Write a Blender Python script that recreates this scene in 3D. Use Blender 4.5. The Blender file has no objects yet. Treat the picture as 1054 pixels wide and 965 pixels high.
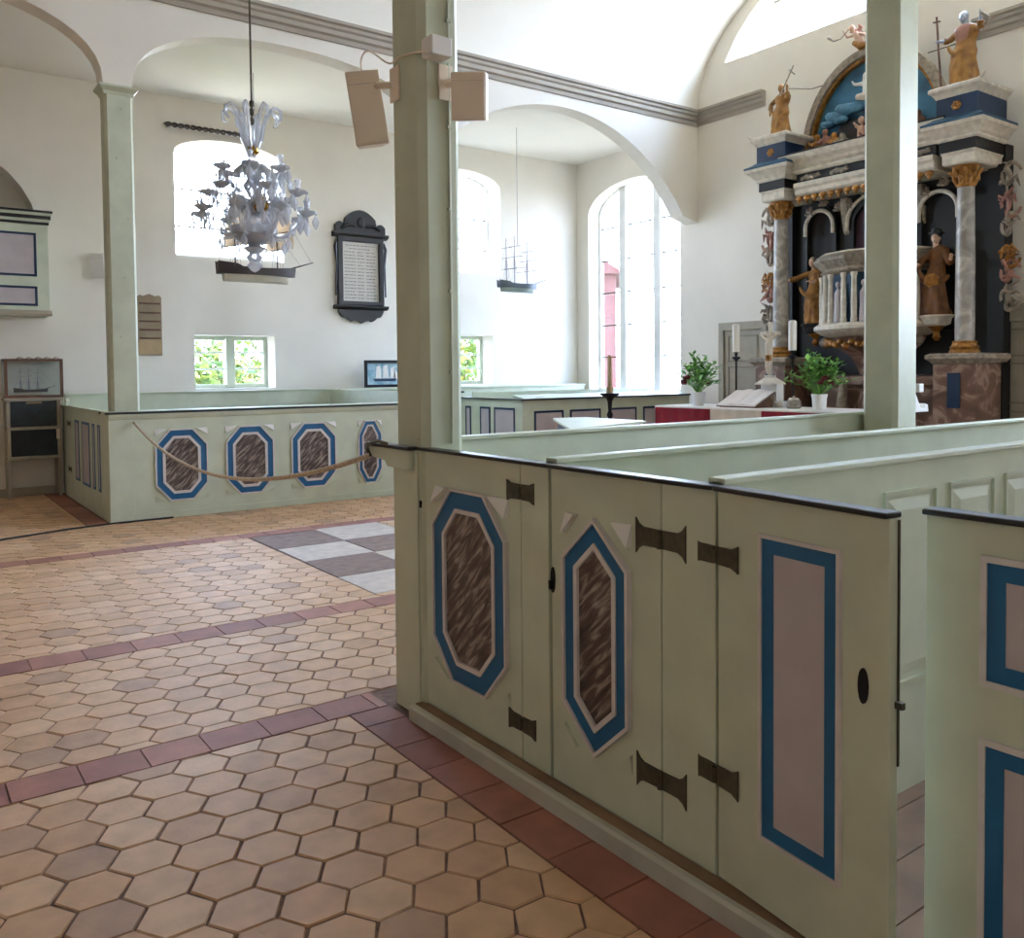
import bpy, bmesh, math, random
from math import sin, cos, pi, sqrt, radians
from mathutils import Vector, Matrix, noise
from mathutils.geometry import tessellate_polygon

random.seed(7)
SC = bpy.context.scene
COL = SC.collection

# ------------------------------------------------------------------ camera, world, light, exposure
F_PX, CY_PX = 888.4, 413.4
YAW, PITCH, ROLL = radians(54.093), radians(1.994), radians(0.5456)
fw = Vector((cos(PITCH)*cos(YAW), cos(PITCH)*sin(YAW), -sin(PITCH)))
rt = Vector((sin(YAW), -cos(YAW), 0))
dn = fw.cross(rt)
rt2 = rt*cos(ROLL)+dn*sin(ROLL)
dn2 = dn*cos(ROLL)-rt*sin(ROLL)
cam_data = bpy.data.cameras.new('camera')
cam = bpy.data.objects.new('camera', cam_data)
COL.objects.link(cam)
M = Matrix.Identity(4)
for i in range(3):
    M[i][0] = rt2[i]; M[i][1] = -dn2[i]; M[i][2] = -fw[i]
M[0][3], M[1][3], M[2][3] = 0, 0, 1.5
cam.matrix_world = M
cam_data.sensor_fit = 'HORIZONTAL'
cam_data.sensor_width = 36
cam_data.lens = 36*F_PX/1054
cam_data.shift_y = -(482.5-CY_PX)/1054
cam_data.clip_start = 0.05
SC.camera = cam

SC.view_settings.view_transform = 'Standard'
SC.view_settings.look = 'None'
SC.view_settings.gamma = 1
SC.view_settings.use_curve_mapping = False
SC.view_settings.exposure = 0.5
SKY = 46.0

world = bpy.data.worlds.new('sky')
SC.world = world
world.use_nodes = True
wn, wl = world.node_tree.nodes, world.node_tree.links
wn.clear()
wo = wn.new('ShaderNodeOutputWorld'); wb = wn.new('ShaderNodeBackground')
tc = wn.new('ShaderNodeTexCoord'); sx = wn.new('ShaderNodeSeparateXYZ'); rp = wn.new('ShaderNodeValToRGB')
wl.new(tc.outputs['Generated'], sx.inputs[0]); wl.new(sx.outputs['Z'], rp.inputs[0])
rp.color_ramp.elements[0].position = 0.0; rp.color_ramp.elements[0].color = (0.78, 0.86, 1.0, 1)
rp.color_ramp.elements[1].position = 0.6; rp.color_ramp.elements[1].color = (0.48, 0.66, 1.0, 1)
wl.new(rp.outputs[0], wb.inputs['Color']); wb.inputs['Strength'].default_value = SKY
wl.new(wb.outputs[0], wo.inputs[0])
SC.cycles.max_bounces = 10
SC.cycles.diffuse_bounces = 6
SC.cycles.glossy_bounces = 3
SC.cycles.transmission_bounces = 6
SC.cycles.transparent_max_bounces = 24
SC.cycles.caustics_reflective = False
SC.cycles.caustics_refractive = False
SC.cycles.sample_clamp_indirect = 6.0
SC.cycles.use_denoising = True


def portal(loc, direction, w, h):
    ld = bpy.data.lights.new('window_daylight', 'AREA')
    ld.shape = 'RECTANGLE'; ld.size = w; ld.size_y = h
    ld.cycles.is_portal = True
    o = bpy.data.objects.new('window_daylight', ld)
    COL.objects.link(o); o.location = loc
    o.rotation_euler = Vector(direction).to_track_quat('-Z', 'Z').to_euler()
    return o

# ------------------------------------------------------------------ materials
def lin(h):
    h = h.lstrip('#')
    c = [int(h[i:i+2], 16)/255 for i in (0, 2, 4)]
    return tuple(x/12.92 if x <= 0.04045 else ((x+0.055)/1.055)**2.4 for x in c)


def mat(name, col, rough=0.6, metal=0.0, vary=0.08, scale=6.0, bump=0.0, bscale=40.0, col2=None, island=False, coat=0.0, detail=4):
    m = bpy.data.materials.new(name); m.use_nodes = True
    n, l = m.node_tree.nodes, m.node_tree.links
    b = n['Principled BSDF']
    c = lin(col)
    b.inputs['Roughness'].default_value = rough
    b.inputs['Metallic'].default_value = metal
    if coat: b.inputs['Coat Weight'].default_value = coat
    t = n.new('ShaderNodeTexCoord')
    nz = n.new('ShaderNodeTexNoise'); nz.inputs['Scale'].default_value = scale; nz.inputs['Detail'].default_value = detail
    l.new(t.outputs['Object'], nz.inputs['Vector'])
    mx = n.new('ShaderNodeMix'); mx.data_type = 'RGBA'
    c2 = lin(col2) if col2 else tuple(max(0, x*(1-2.2*vary)) for x in c)
    mx.inputs['A'].default_value = (*c, 1); mx.inputs['B'].default_value = (*c2, 1)
    mr = n.new('ShaderNodeMapRange'); mr.inputs['From Min'].default_value = 0.35; mr.inputs['From Max'].default_value = 0.7
    l.new(nz.outputs['Fac'], mr.inputs['Value']); l.new(mr.outputs[0], mx.inputs['Factor'])
    src = mx.outputs['Result']
    if island:
        g = n.new('ShaderNodeNewGeometry')
        r = n.new('ShaderNodeValToRGB')
        l.new(g.outputs['Random Per Island'], r.inputs[0])
        r.color_ramp.interpolation = 'CONSTANT'
        els = island
        while len(r.color_ramp.elements) < len(els): r.color_ramp.elements.new(0.5)
        for e, (p, hx) in zip(r.color_ramp.elements, els):
            e.position = p; e.color = (*lin(hx), 1)
        m2 = n.new('ShaderNodeMix'); m2.data_type = 'RGBA'; m2.blend_type = 'MULTIPLY'
        m2.inputs['Factor'].default_value = 1.0
        m3 = n.new('ShaderNodeMix'); m3.data_type = 'RGBA'
        m3.inputs['A'].default_value = (1, 1, 1, 1); m3.inputs['B'].default_value = (1-2.2*vary,)*3+(1,)
        l.new(mr.outputs[0], m3.inputs['Factor'])
        l.new(r.outputs[0], m2.inputs['A']); l.new(m3.outputs['Result'], m2.inputs['B'])
        src = m2.outputs['Result']
    l.new(src, b.inputs['Base Color'])
    if bump:
        nb = n.new('ShaderNodeTexNoise'); nb.inputs['Scale'].default_value = bscale; nb.inputs['Detail'].default_value = 5
        l.new(t.outputs['Object'], nb.inputs['Vector'])
        bp = n.new('ShaderNodeBump'); bp.inputs['Strength'].default_value = bump; bp.inputs['Distance'].default_value = 0.01
        l.new(nb.outputs['Fac'], bp.inputs['Height']); l.new(bp.outputs[0], b.inputs['Normal'])
    return m


def marble(name, base, dark, vein, scale=5.0, rough=0.35, dist=6.0):
    m = bpy.data.materials.new(name); m.use_nodes = True
    n, l = m.node_tree.nodes, m.node_tree.links
    b = n['Principled BSDF']; b.inputs['Roughness'].default_value = rough
    t = n.new('ShaderNodeTexCoord')
    mp = n.new('ShaderNodeMapping'); mp.inputs['Rotation'].default_value = (0.75, 0.75, 0.3); mp.inputs['Scale'].default_value = (1, 1, 1.3)
    l.new(t.outputs['Object'], mp.inputs[0])
    nz = n.new('ShaderNodeTexNoise'); nz.inputs['Scale'].default_value = scale; nz.inputs['Detail'].default_value = 6; nz.inputs['Distortion'].default_value = 1.2
    l.new(mp.outputs[0], nz.inputs['Vector'])
    r = n.new('ShaderNodeValToRGB')
    e = r.color_ramp.elements
    e[0].position = 0.3; e[0].color = (*lin(dark), 1)
    e[1].position = 0.52; e[1].color = (*lin(base), 1)
    a = e.new(0.60); a.color = (*lin(vein), 1)
    a = e.new(0.66); a.color = (*lin(base), 1)
    l.new(nz.outputs['Fac'], r.inputs[0]); l.new(r.outputs[0], b.inputs['Base Color'])
    return m


def glassy(name, tint, gloss=0.12, diff=0.0):
    m = bpy.data.materials.new(name); m.use_nodes = True
    n, l = m.node_tree.nodes, m.node_tree.links
    n.clear()
    o = n.new('ShaderNodeOutputMaterial'); tr = n.new('ShaderNodeBsdfTransparent'); gl = n.new('ShaderNodeBsdfGlossy')
    tr.inputs[0].default_value = (*tint, 1); gl.inputs['Roughness'].default_value = 0.03
    lw = n.new('ShaderNodeLayerWeight'); lw.inputs['Blend'].default_value = 0.35
    mr = n.new('ShaderNodeMapRange'); mr.inputs['To Min'].default_value = gloss*0.4; mr.inputs['To Max'].default_value = min(1, gloss*5)
    l.new(lw.outputs['Fresnel'], mr.inputs[0])
    mx = n.new('ShaderNodeMixShader'); l.new(mr.outputs[0], mx.inputs[0]); l.new(tr.outputs[0], mx.inputs[1]); l.new(gl.outputs[0], mx.inputs[2])
    out = mx.outputs[0]
    if diff:
        dd = n.new('ShaderNodeBsdfDiffuse'); dd.inputs[0].default_value = (0.95, 0.96, 1.0, 1)
        tl = n.new('ShaderNodeBsdfTranslucent'); tl.inputs[0].default_value = (0.95, 0.96, 1.0, 1)
        d = n.new('ShaderNodeMixShader'); d.inputs[0].default_value = .6; l.new(dd.outputs[0], d.inputs[1]); l.new(tl.outputs[0], d.inputs[2])
        m2 = n.new('ShaderNodeMixShader'); m2.inputs[0].default_value = diff
        l.new(out, m2.inputs[1]); l.new(d.outputs[0], m2.inputs[2]); out = m2.outputs[0]
    l.new(out, o.inputs[0])
    return m


def brickmat():
    m = bpy.data.materials.new('red_brick'); m.use_nodes = True
    n, l = m.node_tree.nodes, m.node_tree.links
    b = n['Principled BSDF']; b.inputs['Roughness'].default_value = 0.8
    t = n.new('ShaderNodeTexCoord'); sp = n.new('ShaderNodeSeparateXYZ'); ad = n.new('ShaderNodeMath'); mp = n.new('ShaderNodeCombineXYZ')
    l.new(t.outputs['Object'], sp.inputs[0]); l.new(sp.outputs['X'], ad.inputs[0]); l.new(sp.outputs['Y'], ad.inputs[1])
    l.new(ad.outputs[0], mp.inputs[0]); l.new(sp.outputs['Z'], mp.inputs[1])
    br = n.new('ShaderNodeTexBrick')
    br.inputs['Color1'].default_value = (*lin('#5E2C25'), 1); br.inputs['Color2'].default_value = (*lin('#50241E'), 1)
    br.inputs['Mortar'].default_value = (*lin('#6A554A'), 1); br.inputs['Scale'].default_value = 3.0
    l.new(mp.outputs[0], br.inputs[0]); l.new(br.outputs[0], b.inputs['Base Color'])
    return m

def translucent(name, col, f):
    m = bpy.data.materials.new(name); m.use_nodes = True
    n, l = m.node_tree.nodes, m.node_tree.links
    b = n['Principled BSDF']; b.inputs['Base Color'].default_value = (*lin(col), 1); b.inputs['Roughness'].default_value = 0.9
    t = n.new('ShaderNodeBsdfTranslucent'); t.inputs[0].default_value = (*lin(col), 1)
    mx = n.new('ShaderNodeMixShader'); mx.inputs[0].default_value = f
    l.new(b.outputs[0], mx.inputs[1]); l.new(t.outputs[0], mx.inputs[2]); l.new(mx.outputs[0], n['Material Output'].inputs[0])
    return m


def streaked(name, dark, base, light):
    m = bpy.data.materials.new(name); m.use_nodes = True
    n, l = m.node_tree.nodes, m.node_tree.links
    b = n['Principled BSDF']; b.inputs['Roughness'].default_value = 0.4
    t = n.new('ShaderNodeTexCoord'); sp = n.new('ShaderNodeSeparateXYZ'); l.new(t.outputs['Object'], sp.inputs[0])
    def mth(op, a, b_):
        k = n.new('ShaderNodeMath'); k.operation = op
        for i, q in enumerate((a, b_)):
            if isinstance(q, (int, float)): k.inputs[i].default_value = q
            else: l.new(q, k.inputs[i])
        return k.outputs[0]
    h = mth('SUBTRACT', sp.outputs['X'], sp.outputs['Y'])
    ac = mth('SUBTRACT', sp.outputs['Z'], h); al_ = mth('ADD', sp.outputs['Z'], h)
    cb = n.new('ShaderNodeCombineXYZ'); l.new(mth('MULTIPLY', ac, 20.0), cb.inputs[0]); l.new(mth('MULTIPLY', al_, 3.6), cb.inputs[1])
    nz = n.new('ShaderNodeTexNoise'); nz.inputs['Scale'].default_value = 1.6; nz.inputs['Detail'].default_value = 7; nz.inputs['Distortion'].default_value = .6
    l.new(cb.outputs[0], nz.inputs['Vector'])
    r = n.new('ShaderNodeValToRGB'); e = r.color_ramp.elements
    e[0].position = .32; e[0].color = (*lin(dark), 1); e[1].position = .72; e[1].color = (*lin(light), 1)
    a = e.new(.5); a.color = (*lin(base), 1)
    l.new(nz.outputs['Fac'], r.inputs[0]); l.new(r.outputs[0], b.inputs['Base Color'])
    return m

MT = dict(
    plaster=mat('white_plaster', '#EDE7DC', 0.9, vary=0.03, scale=1.5, bump=0.08, bscale=25),
    vault=mat('vault_plaster', '#F2EEE4', 0.9, vary=0.02, scale=1.0),
    stone=mat('grey_cornice_paint', '#A89F92', 0.7, vary=0.05, scale=4),
    green=mat('pale_green_paint', '#CDD4BE', 0.42, vary=0.05, scale=5, bump=0.05, bscale=30),
    greenpost=mat('sage_green_paint', '#C7CCB5', 0.5, vary=0.07, scale=4, bump=0.08, bscale=18),
    base=mat('grey_base_paint', '#C3C3B4', 0.5, vary=0.08, scale=6),
    black=mat('black_paint', '#1B1714', 0.35, vary=0.1),
    blue=mat('blue_paint', '#14608F', 0.5, vary=0.06, scale=9),
    navy=mat('navy_paint', '#16304F', 0.5, vary=0.08),
    lilac=mat('lilac_grey_paint', '#C0B6BA', 0.6, vary=0.05),
    lilacw=mat('pale_moulding_paint', '#DCD5D2', 0.55, vary=0.06, scale=12),
    marble=streaked('brown_painted_marble', '#2E2320', '#5A4943', '#B7A89C'),
    amarble=marble('grey_column_marble', '#A19A91', '#7C7771', '#C2BBB1', 3.0),
    bmarble=marble('reddish_pedestal_marble', '#7A5A4B', '#56402F', '#A88E7C', 2.6),
    iron=mat('dark_iron', '#57523F', 0.6, 0.3, vary=0.2, scale=40),
    ironblack=mat('black_wrought_iron', '#15151A', 0.5, 0.4, vary=0.2),
    tile=mat('hexagonal_clay_tile', '#CDA883', 0.55, vary=0.09, scale=9, bump=0.12, bscale=60,
             island=[(0.0, '#DEB48C'), (0.22, '#D7AB82'), (0.42, '#E2BB95'), (0.58, '#CFA47C'), (0.70, '#DBB086'), (0.84, '#C19A7A'), (0.90, '#DCB28E')]),
    grout=mat('dark_grout', '#86695A', 0.9, vary=0.2, scale=30),
    redtile=mat('red_clay_tile', '#9A5D4B', 0.6, vary=0.12, scale=7, bump=0.1,
                island=[(0.0, '#B07563'), (0.3, '#A66C5C'), (0.55, '#B67C68'), (0.8, '#9D6455')]),
    slabd=mat('dark_slab_stone', '#92796D', 0.75, vary=0.15, scale=12),
    slabl=mat('light_slab_stone', '#DBCDC0', 0.75, vary=0.1, scale=10),
    plank=mat('wood_floorboard', '#8E6F55', 0.6, vary=0.15, scale=5),
    gold=mat('old_gold', '#B07A33', 0.42, 0.35, vary=0.25, scale=20, col2='#6E4519'),
    goldrobe=mat('gilded_robe', '#A87838', 0.5, 0.2, vary=0.2, scale=9, col2='#70481C'),
    brass=mat('polished_brass', '#B98A2C', 0.25, 0.8, vary=0.1),
    ebony=mat('ebony_black_paint', '#14110F', 0.6, vary=0.2),
    cream=mat('cream_carved_paint', '#DDD3C2', 0.55, vary=0.12, scale=14),
    creamdark=mat('greyish_carved_paint', '#A49684', 0.6, vary=0.25, scale=18),
    tealblue=mat('dark_blue_paint', '#2B5470', 0.55, vary=0.2, scale=5),
    skyblue=mat('painted_sky', '#3F7E9E', 0.6, vary=0.25, scale=3, col2='#2A5068'),
    cloudblue=mat('blue_cloud_paint', '#5F96B6', 0.6, vary=0.2, scale=6),
    skin=mat('painted_skin', '#D3AE97', 0.55, vary=0.06),
    silver=mat('silver_leaf', '#B9C0CC', 0.35, 0.6, vary=0.1),
    pinkrobe=mat('dusty_pink_robe', '#A87868', 0.6, vary=0.15),
    brownrobe=mat('dark_ochre_robe', '#7A4A1E', 0.55, vary=0.2, scale=10),
    white=mat('white_paint', '#ECEAE6', 0.5, vary=0.03),
    mullion=mat('white_window_paint', '#F2F2EE', 0.6, vary=0.02),
    purple=mat('purple_hanging', '#4B3440', 0.8, vary=0.15),
    cloth=mat('white_altar_linen', '#F0E8E4', 0.85, vary=0.03, bump=0.05, bscale=80),
    red=mat('crimson_cloth', '#8E1428', 0.85, vary=0.12, scale=12),
    creamcloth=mat('cream_cloth', '#D9CDBB', 0.85, vary=0.05),
    wax=mat('white_wax', '#F4EFE6', 0.5, vary=0.02),
    leaf=mat('green_leaf', '#5F8F3C', 0.5, vary=0.1, scale=5, island=[(0.0, '#79B04E'), (0.3, '#5C9440'), (0.55, '#8CC25E'), (0.8, '#4A7F38')]),
    redflower=mat('dark_red_flower', '#6E1F1E', 0.7, vary=0.2),
    wood=mat('brown_wood', '#6B4630', 0.5, vary=0.2, scale=8),
    greywood=mat('weathered_board', '#9C8A70', 0.7, vary=0.12, scale=6),
    beigewood=mat('beige_board', '#B79C76', 0.7, vary=0.1, scale=6),
    greige=mat('greige_panel_paint', '#A8A08F', 0.6, vary=0.06),
    greigedark=mat('greige_groove_paint', '#8D8676', 0.6, vary=0.06),
    paper=mat('inscription_panel', '#CFC9C0', 0.7, vary=0.05, scale=15),
    ink=mat('grey_lettering', '#77726C', 0.8, vary=0.1),
    speaker=mat('beige_speaker_plastic', '#EBDBC8', 0.5, vary=0.02),
    speakerw=mat('white_speaker_plastic', '#E8E4E0', 0.5, vary=0.02),
    rope=mat('beige_rope', '#D6C1A6', 0.9, vary=0.2, scale=60),
    hull=mat('dark_ship_hull', '#33201A', 0.5, vary=0.2),
    hullw=mat('pale_ship_bottom', '#CFC6B4', 0.5, vary=0.08),
    hullt=mat('teal_ship_bottom', '#9DADA6', 0.5, vary=0.08),
    slate=mat('slate_ship_hull', '#56626C', 0.5, vary=0.1),
    sail=translucent('beige_sail', '#E6D8C4', .45),
    rig=mat('grey_rigging', '#8C8690', 0.8, vary=0.05),
    pane=glassy('window_glass', (0.97, 0.98, 0.98), 0.05),
    pane_dim=glassy('dimmed_window_glass', (0.60, 0.62, 0.65), 0.05),  # grey tint added to hold back daylight at the brightest windows
    crystal=glassy('cut_crystal', (0.97, 0.98, 1.0), 0.34, 0.32),
    caseglass=glassy('case_glass', (0.96, 0.97, 0.97), 0.05),
    case_back=mat('case_back_paper', '#C9CBBE', 0.8, vary=0.04),
    darkcloth=mat('near_black_panel', '#10141A', 0.5, vary=0.3, scale=12, col2='#1C2C30'),
    seascape=mat('painted_sea', '#6E9CB0', 0.5, vary=0.1, scale=8, col2='#B9D0D8'),
    lawn=mat('gravel_yard', '#C2AC8C', 0.9, vary=0.15, scale=0.6),
    foliage=mat('bright_foliage', '#A9B84E', 0.7, vary=0.1, island=[(0.0, '#7F8C35'), (0.3, '#5F7A2C'), (0.5, '#8F8438'), (0.75, '#4A6628')]),
    bark=mat('tree_bark', '#5B4A3A', 0.9, vary=0.2),
    brick=brickmat(),
    roof=mat('red_roof_tile', '#5A3128', 0.8, vary=0.1),
    cable=mat('black_cable', '#241A18', 0.6, vary=0.1),
)

# ------------------------------------------------------------------ mesh helpers
class MB:
    def __init__(s): s.v = []; s.f = []
    def add(s, vs, fs):
        o = len(s.v); s.v += [tuple(p) for p in vs]; s.f += [tuple(i+o for i in f) for f in fs]; return s
    def box(s, x0, x1, y0, y1, z0, z1):
        return s.add([(x0,y0,z0),(x1,y0,z0),(x1,y1,z0),(x0,y1,z0),(x0,y0,z1),(x1,y0,z1),(x1,y1,z1),(x0,y1,z1)],
                     [(3,2,1,0),(4,5,6,7),(0,1,5,4),(1,2,6,5),(2,3,7,6),(3,0,4,7)])
    def prism(s, poly, P, a, b):
        n = len(poly)
        return s.add([P(u, v, a) for u, v in poly]+[P(u, v, b) for u, v in poly],
                     [tuple(range(n)), tuple(range(2*n-1, n-1, -1))]+[(i, (i+1) % n, n+(i+1) % n, n+i) for i in range(n)])
    def ring(s, A, B, P, a, b):
        n = len(A)
        vs = [P(u, v, a) for u, v in A]+[P(u, v, a) for u, v in B]+[P(u, v, b) for u, v in A]+[P(u, v, b) for u, v in B]
        fs = []
        for i in range(n):
            j = (i+1) % n
            fs += [(i, j, n+j, n+i), (2*n+i, 2*n+j, 3*n+j, 3*n+i), (i, j, 2*n+j, 2*n+i), (n+i, n+j, 3*n+j, 3*n+i)]
        return s.add(vs, fs)
    def plate(s, loops, P, a, b):
        pts = [p for L in loops for p in L]
        tris = tessellate_polygon([[Vector((u, v, 0)) for u, v in L] for L in loops])
        n = len(pts)
        fs = [tuple(t) for t in tris]+[tuple(n+i for i in reversed(t)) for t in tris]
        o = 0
        for L in loops:
            k = len(L)
            for i in range(k):
                j = (i+1) % k
                fs.append((o+i, o+j, n+o+j, n+o+i))
            o += k
        return s.add([P(u, v, a) for u, v in pts]+[P(u, v, b) for u, v in pts], fs)
    def loft(s, rings, cap=True, closed=True):
        n = len(rings[0]); vs = [p for r in rings for p in r]; fs = []
        for k in range(len(rings)-1):
            for i in range(n if closed else n-1):
                j = (i+1) % n
                fs.append((k*n+i, k*n+j, (k+1)*n+j, (k+1)*n+i))
        if cap and closed:
            fs += [tuple(range(n-1, -1, -1)), tuple((len(rings)-1)*n+i for i in range(n))]
        return s.add(vs, fs)
    def lathe(s, prof, c=(0, 0, 0), seg=20, sx=1, sy=1, a0=0, a1=2*pi):
        full = abs(a1-a0-2*pi) < 1e-6
        n = seg if full else seg+1
        rings = [[(c[0]+sx*r*cos(a0+(a1-a0)*i/seg), c[1]+sy*r*sin(a0+(a1-a0)*i/seg), c[2]+z) for i in range(n)] for r, z in prof]
        return s.loft(rings, True, True)
    def tube(s, pts, r, seg=8):
        pts = [Vector(p) for p in pts]; n = len(pts)
        rs = r if isinstance(r, (list, tuple)) else [r]*n
        rings = []; up = None
        for i, p in enumerate(pts):
            d = (pts[min(i+1, n-1)]-pts[max(i-1, 0)]).normalized()
            if up is None:
                up = Vector((0, 0, 1)) if abs(d.z) < 0.9 else Vector((1, 0, 0))
            a = d.cross(up).normalized(); up = a.cross(d).normalized()
            rings.append([p+(a*cos(2*pi*k/seg)+up*sin(2*pi*k/seg))*rs[i] for k in range(seg)])
        return s.loft(rings)
    def ball(s, c, r, seg=12, rg=8):
        if not isinstance(r, (list, tuple)): r = (r, r, r)
        rings = []
        for k in range(rg+1):
            t = -pi/2+pi*k/rg; q = max(cos(t), 0.02)
            rings.append([(c[0]+r[0]*q*cos(2*pi*i/seg), c[1]+r[1]*q*sin(2*pi*i/seg), c[2]+r[2]*sin(t)) for i in range(seg)])
        return s.loft(rings)
    def xf(s, m):
        s.v = [tuple(m @ Vector(p)) for p in s.v]; return s
    def merge(s, o): return s.add(o.v, o.f)


PW = lambda X: (lambda u, v, d: (X-d, u, v))      # west-facing plane: u=y, v=z
PS = lambda Y: (lambda u, v, d: (u, Y-d, v))      # south-facing plane: u=x, v=z
PX = lambda u, v, d: (d, u, v)                     # yz polygon extruded along x
PY = lambda u, v, d: (u, d, v)                     # xz polygon extruded along y
PZ = lambda u, v, d: (u, v, d)

WLOC = {}
def empty(name, loc, label=None, cat=None, group=None, kind=None, rotz=0):
    o = bpy.data.objects.new(name, None); COL.objects.link(o)
    o.location = loc; o.empty_display_size = 0.1; o.rotation_euler = (0, 0, rotz)
    WLOC[o.name] = Vector(loc)
    tag(o, label, cat, group, kind)
    return o


def tag(o, label=None, cat=None, group=None, kind=None):
    if label: o['label'] = label
    if cat: o['category'] = cat
    if group: o['group'] = group
    if kind: o['kind'] = kind
    return o


def obj(name, mb, m, parent=None, smooth=False, bevel=0, loc=None, local=False, remesh=0, sharp=40):
    """Link mb as one mesh object. Coordinates are world ones unless local=True."""
    if parent is not None:
        L = Vector((0, 0, 0)) if local else WLOC[parent.name]
    else:
        L = Vector(loc) if loc is not None else Vector((0, 0, 0))
    me = bpy.data.meshes.new(name)
    me.from_pydata([tuple(Vector(p)-L) for p in mb.v], [], mb.f)
    bm = bmesh.new(); bm.from_mesh(me)
    bmesh.ops.recalc_face_normals(bm, faces=bm.faces)
    bm.to_mesh(me); bm.free()
    me.materials.append(MT[m] if isinstance(m, str) else m)
    if smooth or remesh:
        me.polygons.foreach_set('use_smooth', [True]*len(me.polygons))
        if not remesh: me.set_sharp_from_angle(angle=radians(sharp))
    o = bpy.data.objects.new(name, me); COL.objects.link(o)
    if parent is not None:
        o.parent = parent; WLOC[o.name] = WLOC[parent.name]
    else:
        o.location = L; WLOC[o.name] = L
    if remesh:
        md = o.modifiers.new('blend', 'REMESH'); md.mode = 'VOXEL'; md.voxel_size = remesh; md.use_smooth_shade = True
        sm = o.modifiers.new('soften', 'SMOOTH'); sm.iterations = 4
    if bevel:
        md = o.modifiers.new('edge', 'BEVEL'); md.width = bevel; md.segments = 2; md.limit_method = 'ANGLE'
    return o


def struct(name, mb, m, parent=None, **k):
    o = obj(name, mb, m, parent, **k)
    if parent is None: o['kind'] = 'structure'
    return o


def copy_tree(o, parent=None):
    c = o.copy(); COL.objects.link(c)
    if parent: c.parent = parent
    WLOC[c.name] = WLOC[o.name]
    for ch in list(o.children): copy_tree(ch, c)
    return c


def offset(poly, t):
    """inset a convex CCW/CW polygon by t"""
    n = len(poly); cx = sum(p[0] for p in poly)/n; cy = sum(p[1] for p in poly)/n
    L = []
    for i in range(n):
        a, b = poly[i], poly[(i+1) % n]
        dx, dy = b[0]-a[0], b[1]-a[1]; q = sqrt(dx*dx+dy*dy); nx, ny = -dy/q, dx/q
        if (cx-a[0])*nx+(cy-a[1])*ny < 0: nx, ny = -nx, -ny
        L.append((a[0]+nx*t, a[1]+ny*t, dx, dy))
    out = []
    for i in range(n):
        x1, y1, a1, b1 = L[i-1]; x2, y2, a2, b2 = L[i]
        d = a1*b2-b1*a2
        s = ((x2-x1)*b2-(y2-y1)*a2)/d
        out.append((x1+a1*s, y1+b1*s))
    return out


def rect(u0, u1, v0, v1): return [(u0, v0), (u1, v0), (u1, v1), (u0, v1)]
def octa(u0, u1, v0, v1, cu, cv):
    return [(u0+cu, v0), (u1-cu, v0), (u1, v0+cv), (u1, v1-cv), (u1-cu, v1), (u0+cu, v1), (u0, v1-cv), (u0, v0+cv)]
def hexa(u0, u1, v0, v1, cv):
    m = (u0+u1)/2
    return [(m, v0), (u1, v0+cv), (u1, v1-cv), (m, v1), (u0, v1-cv), (u0, v0+cv)]
def arch(u0, u1, v0, vs, va, n=16):
    """opening with flat bottom v0, spring vs, apex va (CCW)"""
    c = (u0+u1)/2; a = (u1-u0)/2
    return [(u0, v0), (u1, v0)]+[(c+a*cos(pi*i/n), vs+(va-vs)*sin(pi*i/n)) for i in range(n+1)]

# ================================================================== SETTING
XE, YN, YS, XW = 10.5, 12.39, -2.0, -6.0
ZF_ = 1.105
NY0, NY1 = 3.46, 9.43          # inner faces of the two arcades
# ---- floor: hexagonal tiles as one mesh, red strips, slabs
def clip(poly, axis, val, keep_less):
    out = []
    n = len(poly)
    for i in range(n):
        a, b = poly[i], poly[(i+1) % n]
        ia = (a[axis] <= val) == keep_less; ib = (b[axis] <= val) == keep_less
        if ia: out.append(a)
        if ia != ib:
            t = (val-a[axis])/(b[axis]-a[axis]); out.append((a[0]+(b[0]-a[0])*t, a[1]+(b[1]-a[1])*t))
    return out

zones = [(-5.9, 1.60, -1.9, 3.455), (-5.9, 10.4, 3.66, 4.975), (-5.9, 10.4, 5.195, 7.82), (-5.9, 10.4, 8.03, 9.42), (-5.9, 1.58, 9.42, 12.37)]
slabs = [('slabd', 2.665, 3.285, 7.14, 7.80, 'dark brown stone slab nearest the far pew in the checkered floor patch'),
         ('slabl', 3.30, 3.96, 7.16, 7.82, 'pale stone slab behind the brown slabs in the checkered floor patch'),
         ('slabl', 2.67, 3.285, 6.53, 7.125, 'pale grey stone slab between two brown slabs at the left edge of the floor patch'),
         ('slabd', 3.30, 3.90, 6.53, 7.15, 'dark brown stone slab right of the pale slabs close to the near post'),
         ('slabd', 2.655, 3.26, 5.88, 6.52, 'dark brown stone slab in front, nearest the camera in the checkered floor patch'),
         ('slabl', 3.27, 3.90, 5.88, 6.52, 'pale stone slab partly hidden by the near post in the floor patch'),
         ('slabl', 2.655, 3.26, 5.28, 5.87, 'pale stone slab touching the red tile strip, nearest slab to the camera')]
holes = [(2.645, 3.97, 5.27, 7.83)]
DX, DY = 0.1645, 0.18
mb = MB()
rng = random.Random(3)
cxn = [0]
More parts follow.
